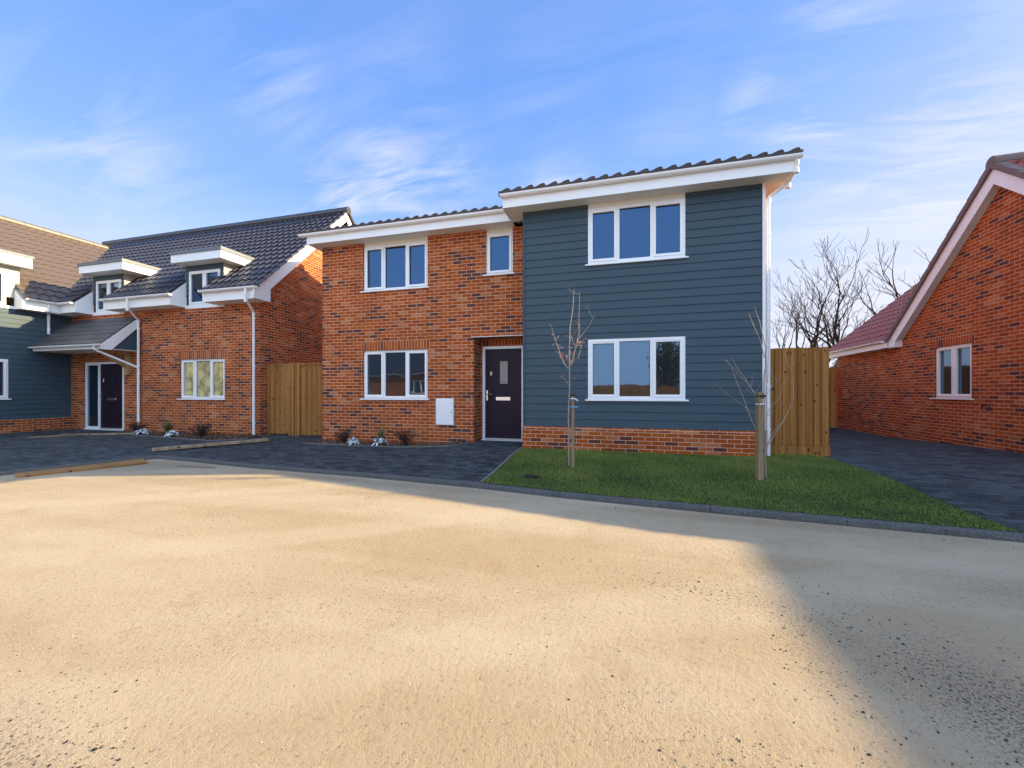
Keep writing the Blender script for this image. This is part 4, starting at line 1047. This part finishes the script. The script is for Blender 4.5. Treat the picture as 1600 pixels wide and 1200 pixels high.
def silver(name, label, x, y, seed, s=1.0):
    """low plant with broad drooping pale leaves"""
    rng = np.random.default_rng(seed); V = []; F = []; rr = []
    for i in range(34):
        a = rng.uniform(0, 2 * math.pi); el = rng.uniform(.15, 1.1); L = rng.uniform(.10, .19) * s; w = L * rng.uniform(.22, .36)
        d = np.array([math.cos(a), math.sin(a)]); sd = np.array([-d[1], d[0]]); o = len(V); r_ = rng.random()
        for k, t in enumerate((0, .3, .6, .85, 1)):
            c_ = L * (t * math.cos(el)); z = L * (t * math.sin(el) * 1.2 - .75 * t * t) + .05 * s
            ww = w * (0.25, .8, 1, .7, .1)[k] * .5
            for sg, dz in ((-1, .25), (0, -.05), (1, .25)):
                V.append([d[0] * c_ + sd[0] * ww * sg, d[1] * c_ + sd[1] * ww * sg, max(.004, z + ww * dz * abs(sg))]); rr.append(np.clip(r_ + rng.normal() * .12, 0, 1))
        for k in range(4):
            for j in range(2): b_ = o + 3 * k + j; F.append((b_, b_ + 1, b_ + 4, b_ + 3))
    o = npmesh(name, V, F, LEAFS, rr, smooth=True); o.location = (x, y, H(x, y) + .01); tag(o, label, 'plant'); return o
shrub('low_shrub', 'dark low shrub at the left end of the bed under the middle brick window', -6.10, 7.72, .60, .36, LEAFD, 700, .035, 1)
shrub('low_shrub', 'dark low shrub below the white meter box', -4.42, 7.62, .72, .42, LEAFD, 900, .035, 2)
shrub('low_shrub', 'dark low shrub nearest the downpipe in the left house bed', -10.60, 7.78, .80, .40, LEAFD, 900, .04, 3)
shrub('low_shrub', 'small dark shrub by the foot of the downpipe between porch and window', -13.45, 8.05, .50, .34, LEAFD, 600, .04, 4)
tuft('grass_tuft', 'upright grey green grass tuft behind the right pale leaved plant, middle house', -5.13, 7.72, .44, 260, LEAFG, 5, spread=.35)
tuft('grass_tuft', 'spreading green grass tuft under the left house window', -12.05, 7.95, .46, 420, LEAFG, 6, spread=.9)
silver('pale_leaved_plant', 'left one of two pale leaved plants in the bed of the middle house', -5.72, 7.50, 11, 1.25)
silver('pale_leaved_plant', 'right one of two pale leaved plants in the bed of the middle house', -5.02, 7.50, 12, 1.35)
silver('pale_leaved_plant', 'pale leaved plant nearer the porch in the left house bed', -12.75, 7.78, 13, 1.4)
silver('pale_leaved_plant', 'pale leaved plant below the left house window', -11.35, 7.58, 14, 1.4)

def scatter_stones(name, mat, pts, sizes, zfun, seed, kind_label=None):
    rng = np.random.default_rng(seed); n = len(pts)
    base = np.array([(1, 0, 0), (0, 1, 0), (-1, 0, 0), (0, -1, 0), (0, 0, .7), (0, 0, -.5)], float)
    fc = np.array([(0, 1, 4), (1, 2, 4), (2, 3, 4), (3, 0, 4), (1, 0, 5), (2, 1, 5), (3, 2, 5), (0, 3, 5)])
    V = np.repeat(base[None], n, 0) * rng.uniform(.6, 1.25, (n, 6, 1)); a = rng.uniform(0, 6.28, n); ca, sa = np.cos(a), np.sin(a)
    x = V[:, :, 0] * ca[:, None] - V[:, :, 1] * sa[:, None]; y = V[:, :, 0] * sa[:, None] + V[:, :, 1] * ca[:, None] * .8
    V = np.stack([x, y, V[:, :, 2]], 2) * np.array(sizes)[:, None, None]
    z = np.array([zfun(p_[0], p_[1]) for p_ in pts]); V += np.stack([pts[:, 0], pts[:, 1], z], 1)[:, None, :]
    F = (fc[None] + 6 * np.arange(n)[:, None, None]).reshape(-1, 3)
    o = npmesh(name, V.reshape(-1, 3), F, mat, np.repeat(rng.random(n), 6)); tag(o, kind='stuff'); return o
rng = np.random.default_rng(3)
# loose grit all over the near ground, denser close to the camera
n = 62000
yy = .6 + 4.2 * rng.random(n) ** 1.3; ang = rng.uniform(-1.25, .80, n); xx = np.tan(ang) * yy
pn_ = (np.sin(xx * 2.3 + 1.7 * np.sin(yy * 1.9)) + np.sin(yy * 3.1 - xx * 1.2) + np.sin(xx * 5.3 + yy * 4.1) * .6) / 2.6
keep = (xx > -9) & (xx < 6.5) & (yy < 4.45) & (rng.random(n) < np.clip(.22 + .9 * pn_, .10, 1.0))
pts = np.stack([xx, yy], 1)[keep]
tag(scatter_stones('loose_grit', STONE, pts, rng.lognormal(-6.15, .42, len(pts)).clip(.001, .008), lambda x, y: RD + .001, 4), 'fine loose grit and small stones lying on the sandy ground', 'gravel')
def blob(n, x, y, rx, ry, rot):
    p_ = rng.normal(size=(n, 2)) * (rx, ry); c_, s_ = math.cos(rot), math.sin(rot)
    return np.stack([x + p_[:, 0] * c_ - p_[:, 1] * s_, y + p_[:, 0] * s_ + p_[:, 1] * c_], 1)
pts = np.concatenate([blob(90, .45, 2.74, .16, .035, -.1), blob(90, .2, 2.82, .35, .10, -.2), blob(1100, 1.62, 1.95, .24, .42, .35), blob(500, -1.75, .82, .45, .12, -.4), blob(160, .0, 2.3, 1.2, .6, 0),
                      blob(500, 1.0, 4.38, 2.2, .05, -.09), blob(500, -3.2, 4.80, 2.2, .06, -.05), blob(350, -7.6, 4.9, .9, .22, .1), blob(200, 1.05, 2.3, .12, .5, -.2)])
tag(scatter_stones('dark_chippings', STONED, pts, rng.lognormal(-5.75, .42, len(pts)).clip(.0015, .010), lambda x, y: RD + .001, 5), 'dark chippings scattered in patches on the sandy ground', 'gravel')
# mulch chips
def inpoly(p_, poly):
    x, y = p_; c_ = False
    for (a, b), (d_, e) in zip(poly, poly[1:] + poly[:1]):
        if (b > y) != (e > y) and x < (d_ - a) * (y - b) / (e - b) + a: c_ = not c_
    return c_
mp_ = []
for poly in ([(-6.9, 7.42), (-3.35, 7.42), (-3.05, 7.96), (-6.9, 7.96)], [(-14.0, 8.36), (-12.85, 7.68), (-9.5, 7.25), (-9.1, 7.78), (-9.3, 8.36)]):
    xs_ = [a for a, _ in poly]; ys_ = [b for _, b in poly]
    for i in range(4200):
        q = (rng.uniform(min(xs_), max(xs_)), rng.uniform(min(ys_), max(ys_)))
        if inpoly(q, poly): mp_.append(q)
mp_ = np.array(mp_)
tag(scatter_stones('mulch_chips', CHIP, mp_, rng.uniform(.007, .022, len(mp_)), lambda x, y: H(x, y) + .016, 6), 'red brown bark chips covering the planting beds', 'mulch')

# lawn grass
n = 230000; gx = rng.uniform(-1.72, 3.47, n); gy = rng.uniform(4.42, 7.78, n)
ky = np.interp(gx, [-1.75, -.63, 1.02, 2.2, 3.5], [4.96, 4.78, 4.60, 4.50, 4.40])
k_ = (gy > ky + .012) & ~((gx < 2.46) & (gy > 7.36)); gx, gy, ky = gx[k_], gy[k_], ky[k_]
n = len(gx)
def vH(x, y):
    s1 = lambda t: np.clip(t, 0, 1) ** 2 * (3 - 2 * np.clip(t, 0, 1))
    return -0.045 + (.085 * s1((x + 4.6) / 1.8) + .045) * s1((y - np.interp(x, [p_[0] for p_ in KERB_PTS[3:]], [p_[1] for p_ in KERB_PTS[3:]])) / 2.3)
gz = vH(gx, gy) + .002
patch = .5 + .5 * np.sin(gx * 3.1 + 1.3 * np.sin(gy * 2.7)) * np.sin(gy * 4.3 + gx * 1.1)
seam = (rng.random(n) < .6) & ((np.abs(((gx + .15 + .02 * np.sin(gy * 3)) % 0.61) - .305) > .297) | (np.abs(((gy + .9 * np.floor(gx / .61) * .37) % 1.1) - .55) > .54))
hg = rng.uniform(.010, .027, n) * (.75 + .5 * patch) * np.where(seam, .45, 1)
a = rng.uniform(0, 6.28, n); ln = rng.uniform(0, .022, n); wdt = rng.uniform(.0016, .003, n)
dx, dy = np.cos(a), np.sin(a)
V = np.stack([np.stack([gx - dy * wdt, gy + dx * wdt, gz], 1), np.stack([gx + dy * wdt, gy - dx * wdt, gz], 1), np.stack([gx + dx * ln, gy + dy * ln, gz + hg], 1)], 1).reshape(-1, 3)
strip = rng.random(12)[(np.floor((gx + 2) / .61).astype(int)) % 12]
rr = np.clip(rng.random(n) * .55 + patch * .22 + (strip - .5) * .16 + .08 + np.where(seam, -.12, 0), 0, 1); rr = np.where(rng.random(n) < .02, 1.0, rr)
tag(npmesh('lawn_grass', V, np.arange(3 * n).reshape(n, 3), GRASS, np.repeat(rr, 3)), 'short green newly laid turf in front of the boarded wall', 'grass', kind='stuff')

# ------------------------------------------------------------------ saplings (offsets in the plane facing the road)
RV = Vector((math.cos(YAW), math.sin(YAW), 0)); FV = Vector((-math.sin(YAW), math.cos(YAW), 0))
def sapling(name, label, base, sc, px0, py0, chains, stake, ties, buds, seed, cat='tree', fine=6):
    rnd = random.Random(seed); t = thing(name, label, cat, base)
    def q(px, py, dep=0.0): return RV * ((px - px0) * sc) + Vector((0, 0, (py0 - py) * sc)) + FV * dep
    m = MB()
    for ch, r0, r1, dep in chains:
        n_ = len(ch); P = [q(a, b, dep * i / max(1, n_ - 1)) + Vector((rnd.uniform(-.006, .006), 0, 0)) for i, (a, b) in enumerate(ch)]
        Q = []
        for i in range(n_ - 1):
            for k in range(3): Q.append(P[i].lerp(P[i + 1], k / 3) + Vector((rnd.uniform(-.004, .004), rnd.uniform(-.004, .004), 0)) * (1 if i + k else 0))
        Q.append(P[-1]); m.tube(Q, [r0 + (r1 - r0) * i / (len(Q) - 1) for i in range(len(Q))], 6)
    m.build('trunk', BARK2, t)
    # twigs and buds
    tw = MB(); bd = MB()
    for ch, cnt, spread in buds:
        for _ in range(cnt):
            i = rnd.randrange(len(ch) - 1); f_ = rnd.random(); a, b = ch[i]; c_, d_ = ch[i + 1]
            s0 = q(a + (c_ - a) * f_, b + (d_ - b) * f_, 0); e = s0 + RV * rnd.uniform(-1, 1) * spread + FV * rnd.uniform(-1, 1) * spread + Vector((0, 0, rnd.uniform(-.2, 1) * spread))
            tw.tube([s0, s0.lerp(e, .5) + Vector((0, 0, .01)), e], [.0035, .0025, .0015], 4)
            for _k in range(2): c0 = e + Vector((rnd.uniform(-.012, .012), rnd.uniform(-.012, .012), rnd.uniform(-.01, .01))); bd.tube([c0, c0 + Vector((0, 0, .014))], [.006, .003], 5)
    for _ in range(fine):
        ch = chains[rnd.randrange(len(chains))][0]; i = rnd.randrange(len(ch) - 1); f_ = rnd.random(); a, b = ch[i]; c_, d_ = ch[i + 1]
        if b + (d_ - b) * f_ > py0 - 60: continue
        s0 = q(a + (c_ - a) * f_, b + (d_ - b) * f_, 0); e = s0 + RV * rnd.uniform(-1, 1) * .26 + FV * rnd.uniform(-1, 1) * .2 + Vector((0, 0, rnd.uniform(.05, .25)))
        m_ = s0.lerp(e, .5) + Vector((rnd.uniform(-.02, .02), 0, -.02)); tw.tube([s0, m_, e], [.0028, .0020, .0010], 4)
        for _j in range(2): g_ = e.lerp(m_, rnd.random()); tw.tube([g_, g_ + RV * rnd.uniform(-.08, .08) + Vector((0, 0, rnd.uniform(.02, .09)))], [.0015, .0008], 3)
    n0 = len(tw.f); o0 = len(tw.v); tw.v += bd.v; tw.f += [tuple(o0 + i for i in f) for f in bd.f]; tw.m += [1] * len(bd.f); tw.sm += bd.sm
    if tw.f: tw.build('crown', [BARK2, BUD], t)
    (sx, sy, w_, h_, dep) = stake
    s_ = thing('tree_stake', 'round' if False else '', '') if False else None
    return t
s1 = (-.655, 6.06, H(-.65, 6.06)); k1 = .0101
c1 = [([(892, 727), (891, 690), (891, 650), (892, 620), (892, 575), (893, 545), (894, 510), (897, 480), (900, 452)], .015, .004, .02),
      ([(894, 570), (898, 555), (904, 535), (906, 520), (907, 490), (907, 457)], .008, .003, -.05),
      ([(905, 530), (914, 520), (921, 510), (928, 495)], .006, .0025, -.12), ([(890, 575), (884, 566), (878, 550), (873, 535), (867, 515)], .007, .003, .12),
      ([(902, 542), (898, 532), (895, 522)], .004, .002, .05), ([(905, 560), (910, 545), (914, 532)], .004, .002, .1), ([(891, 600), (884, 590), (880, 588)], .004, .002, .1)]
sapling('young_tree', 'thin young tree with red brown buds, left of the lower boarded wall window', s1, k1, 893, 727, c1, (0, 0, 0, 0, 0), None,
        [([(884, 566), (878, 550), (873, 535), (866, 514)], 18, .09), ([(892, 560), (894, 520)], 9, .08), ([(905, 540), (914, 530)], 10, .08), ([(880, 588), (884, 590)], 4, .05)], 3)
s2 = (1.94, 5.83, H(1.94, 5.83)); k2 = .00856
c2 = [([(1195, 748), (1194, 700), (1193, 650), (1193, 600), (1196, 575), (1196, 545), (1190, 520), (1185, 500), (1179, 481)], .013, .003, .03),
      ([(1193, 560), (1188, 535), (1180, 512), (1172, 490)], .006, .0025, .06), ([(1186, 690), (1180, 675), (1167, 650), (1154, 620), (1145, 600), (1135, 575), (1124, 564)], .007, .003, -.10),
      ([(1190, 640), (1182, 618), (1165, 590), (1155, 575), (1148, 559)], .005, .002, .12), ([(1188, 635), (1170, 600), (1160, 585), (1155, 574)], .004, .002, .2),
      ([(1196, 700), (1206, 680), (1220, 655), (1232, 625), (1230, 600), (1222, 578), (1212, 555)], .007, .0025, -.15),
      ([(1197, 695), (1212, 676), (1235, 650)], .005, .0015, .10), ([(1197, 600), (1203, 560), (1208, 520), (1211, 497)], .004, .0015, .15),
      ([(1194, 660), (1204, 640), (1220, 628), (1235, 600), (1247, 588)], .004, .0012, .2), ([(1192, 660), (1170, 640), (1140, 615), (1128, 600)], .003, .001, .2),
      ([(1195, 620), (1204, 605), (1216, 596)], .003, .001, 0)]
sapling('young_tree', 'leafless young tree with long splayed shoots beside the white downpipe', s2, k2, 1190, 750, c2, (0, 0, 0, 0, 0), None, [], 4, fine=11)
def stake(label, x, y, z0, h, r, square, ties, lean=0):
    t = thing('tree_stake', label, 'stake', (x, y, z0), R(12)); m = MB()
    if square: m.box(-r, r, -r, r, -.1, h); 
    else: m.tube([(0, 0, -.1), (lean * .5, 0, h * .5), (lean, 0, h)], [r, r * .98, r * .95], 12)
    m.build('post', STAKE, t)
    for nm, mat, z, dx, dz in ties:
        k = MB(); k.tube([(-r * 1.3, 0, z), (0, -r * 1.35, z), (r * 1.2, -r * 1.0, z), (r + dx, -r * 1.3, z + dz)], .010 if mat != RUBBER else .016, 6); k.build(nm, mat, t)
    return t
stake('slim round stake with white and blue ties holding the budding young tree', -.605, 6.02, s1[2], 1.12, .024, False, [('tree_tie', TIEW, 1.06, .05, -.03), ('tree_tie', TIEB, .93, .05, 0), ('rubber_spacer', RUBBER, 1.12, .0, 0)])
stake('thick square stake with a white tie beside the splayed young tree', 1.885, 5.78, s2[2], 1.16, .035, True, [('tree_tie', TIEW, 1.00, -.02, .06), ('rubber_spacer', RUBBER, 1.11, 0.02, 0)])

# ------------------------------------------------------------------ bare trees beyond
def bare_tree(name, label, x, y, h, seed, stems=1, lean=(0, 0), group='bare trees beyond the fence', depth=5, r0=.26, fork=.22):
    rnd = random.Random(seed); t = thing(name, label, 'tree', (x, y, RD), 0, group); tk = MB(); cr = MB()
    def grow(p, d, L, r, lev):
        n_ = 4; P = [p]; rr_ = [r]; dd = d.copy()
        for i in range(n_):
            dd = (dd + Vector((rnd.gauss(0, .16), rnd.gauss(0, .16), rnd.gauss(.05, .08)))).normalized()
            P.append(P[-1] + dd * L / n_); rr_.append(max(.008, r * (1 - .30 * (i + 1) / n_)))
            if lev > 0 and i >= 1 and rnd.random() < .24:
                sd = (dd + Vector((rnd.gauss(0, .75), rnd.gauss(0, .75), rnd.gauss(.1, .3)))).normalized()
                grow(P[-1], sd, L * rnd.uniform(.4, .62), rr_[-1] * .5, lev - 1)
        (tk if lev >= depth - 1 else cr).tube(P, rr_, 6 if lev > 2 else 3, 0, False)
        if lev > 0:
            for _ in range(2):
                sd = (dd + Vector((rnd.gauss(0, .36), rnd.gauss(0, .36), rnd.gauss(.22, .18)))).normalized()
                grow(P[-1], sd, L * rnd.uniform(.66, .86), rr_[-1] * .72, lev - 1)
    for s_ in range(stems):
        a = 6.28 * s_ / stems + rnd.random(); sp = fork if stems > 1 else 0
        grow(Vector((0, 0, 0)), Vector((lean[0] + math.cos(a) * sp, lean[1] + math.sin(a) * sp, 1)).normalized(), h * fork_len, r0 / math.sqrt(stems), depth)
    tk.build('trunk', BARK, t); cr.build('crown', BARK, t); return t
fork_len = .30
def at(px, Z): u = (px - 800) / 600; v_ = FV * Z + RV * (u * Z); return v_.x, v_.y
for lab, px, Z, h, sd, st, ln in (('many stemmed leafless tree rising just behind the tall fence panel', 1270, 19, 8.2, 21, 3, (0, 0)),
                                  ('leafless tree right of the many stemmed one, above the low red roof', 1316, 20, 8.2, 22, 2, (.05, 0)),
                                  ('tallest leafless tree, above the red hipped roof', 1368, 18.5, 9.2, 23, 1, (0.04, 0)),
                                  ('leafless tree leaning right, partly behind the bungalow barge board', 1388, 20, 8.8, 24, 1, (.35, 0)),
                                  ('small leafless tree peeping past the white downpipe', 1226, 23, 6.2, 25, 2, (0, 0))):
    x, y = at(px, Z); bare_tree('bare_tree', lab, x, y, h, sd, st, ln)
x, y = at(1296, 17.5)
shrub('evergreen_shrub', 'green leafy shrub glimpsed behind the back fence', x + .3, y + .6, 1.6, 2.9, LEAFE, 3500, .07, 31)

# ------------------------------------------------------------------ across the road (seen only as reflections, and from other positions)
def opp_house(label, x, y, w, rz=0.0, mat=BRICK):
    t = thing('opposite_house', label, 'house', (x, y, RD), rz, None); m = MB()
    hol = [(-w / 2 + 1, -w / 2 + 2.8, 1.0, 2.2), (w / 2 - 2.8, w / 2 - 1, 1.0, 2.2), (-.5, .5, 0, 2.1)]
    Xo = XF(0, 0, 0, R(180)); wall(m, -w / 2, w / 2, 0, 2.9, hol, Xo, .1)
    for s_ in (-1, 1): m.poly([(s_ * w / 2, 0, 0), (s_ * w / 2, -8, 0), (s_ * w / 2, -8, 2.9), (s_ * w / 2, -4, 6), (s_ * w / 2, 0, 2.9)])
    m.quad((-w / 2, -8, 0), (w / 2, -8, 0), (w / 2, -8, 2.9), (-w / 2, -8, 2.9)); m.build('wall', mat, t)
    for h_ in hol[:2]: window(t, *h_, Xo)
    m = MB(); m.box(-.5, .5, -.08, -.04, 0, 2.1); m.build('door', DOOR, t)
    m = MB(); m.prism([(-w / 2 - .3, .4, 2.8), (-w / 2 - .3, -4, 6.25), (-w / 2 - .3, -8.4, 2.8), (-w / 2 - .3, -8.4, 2.68), (-w / 2 - .3, -4, 6.1), (-w / 2 - .3, .4, 2.68)], (w + .6, 0, 0)); m.build('roof', TILE, t)
    gutter(t, (-w / 2 - .3, .42, 2.78), (w / 2 + .3, .42, 2.78)); return t
opp_house('brick house across the road facing the middle house', -21, -15, 12)
opp_house('pale boarded house across the road, farthest left', -42, -15, 11, 0, simple('cream_boarding', (.80, .68, .42), .7))
opp = thing('roadside_fence', 'long timber fence across the road behind the viewer', 'fence', (3, -13, RD))
m = MB(); fence_boards(m, -9, 11, 0, 0, 1.8, .15, 0, None, 12, 1); m.build('boards', FENCE, opp)
for i, (x, y, h_, sd_) in enumerate(((8.5, -19, 9, 41), (5.5, -26, 8, 42), (-9, -30, 7, 43))):
    shrub('evergreen_tree', ('big dark evergreen tree', 'small evergreen tree', 'middle sized evergreen tree')[i] + ' across the road behind the timber fence', x, y, h_ * .7, h_, LEAFE, 5000, .35, sd_, 'tree')
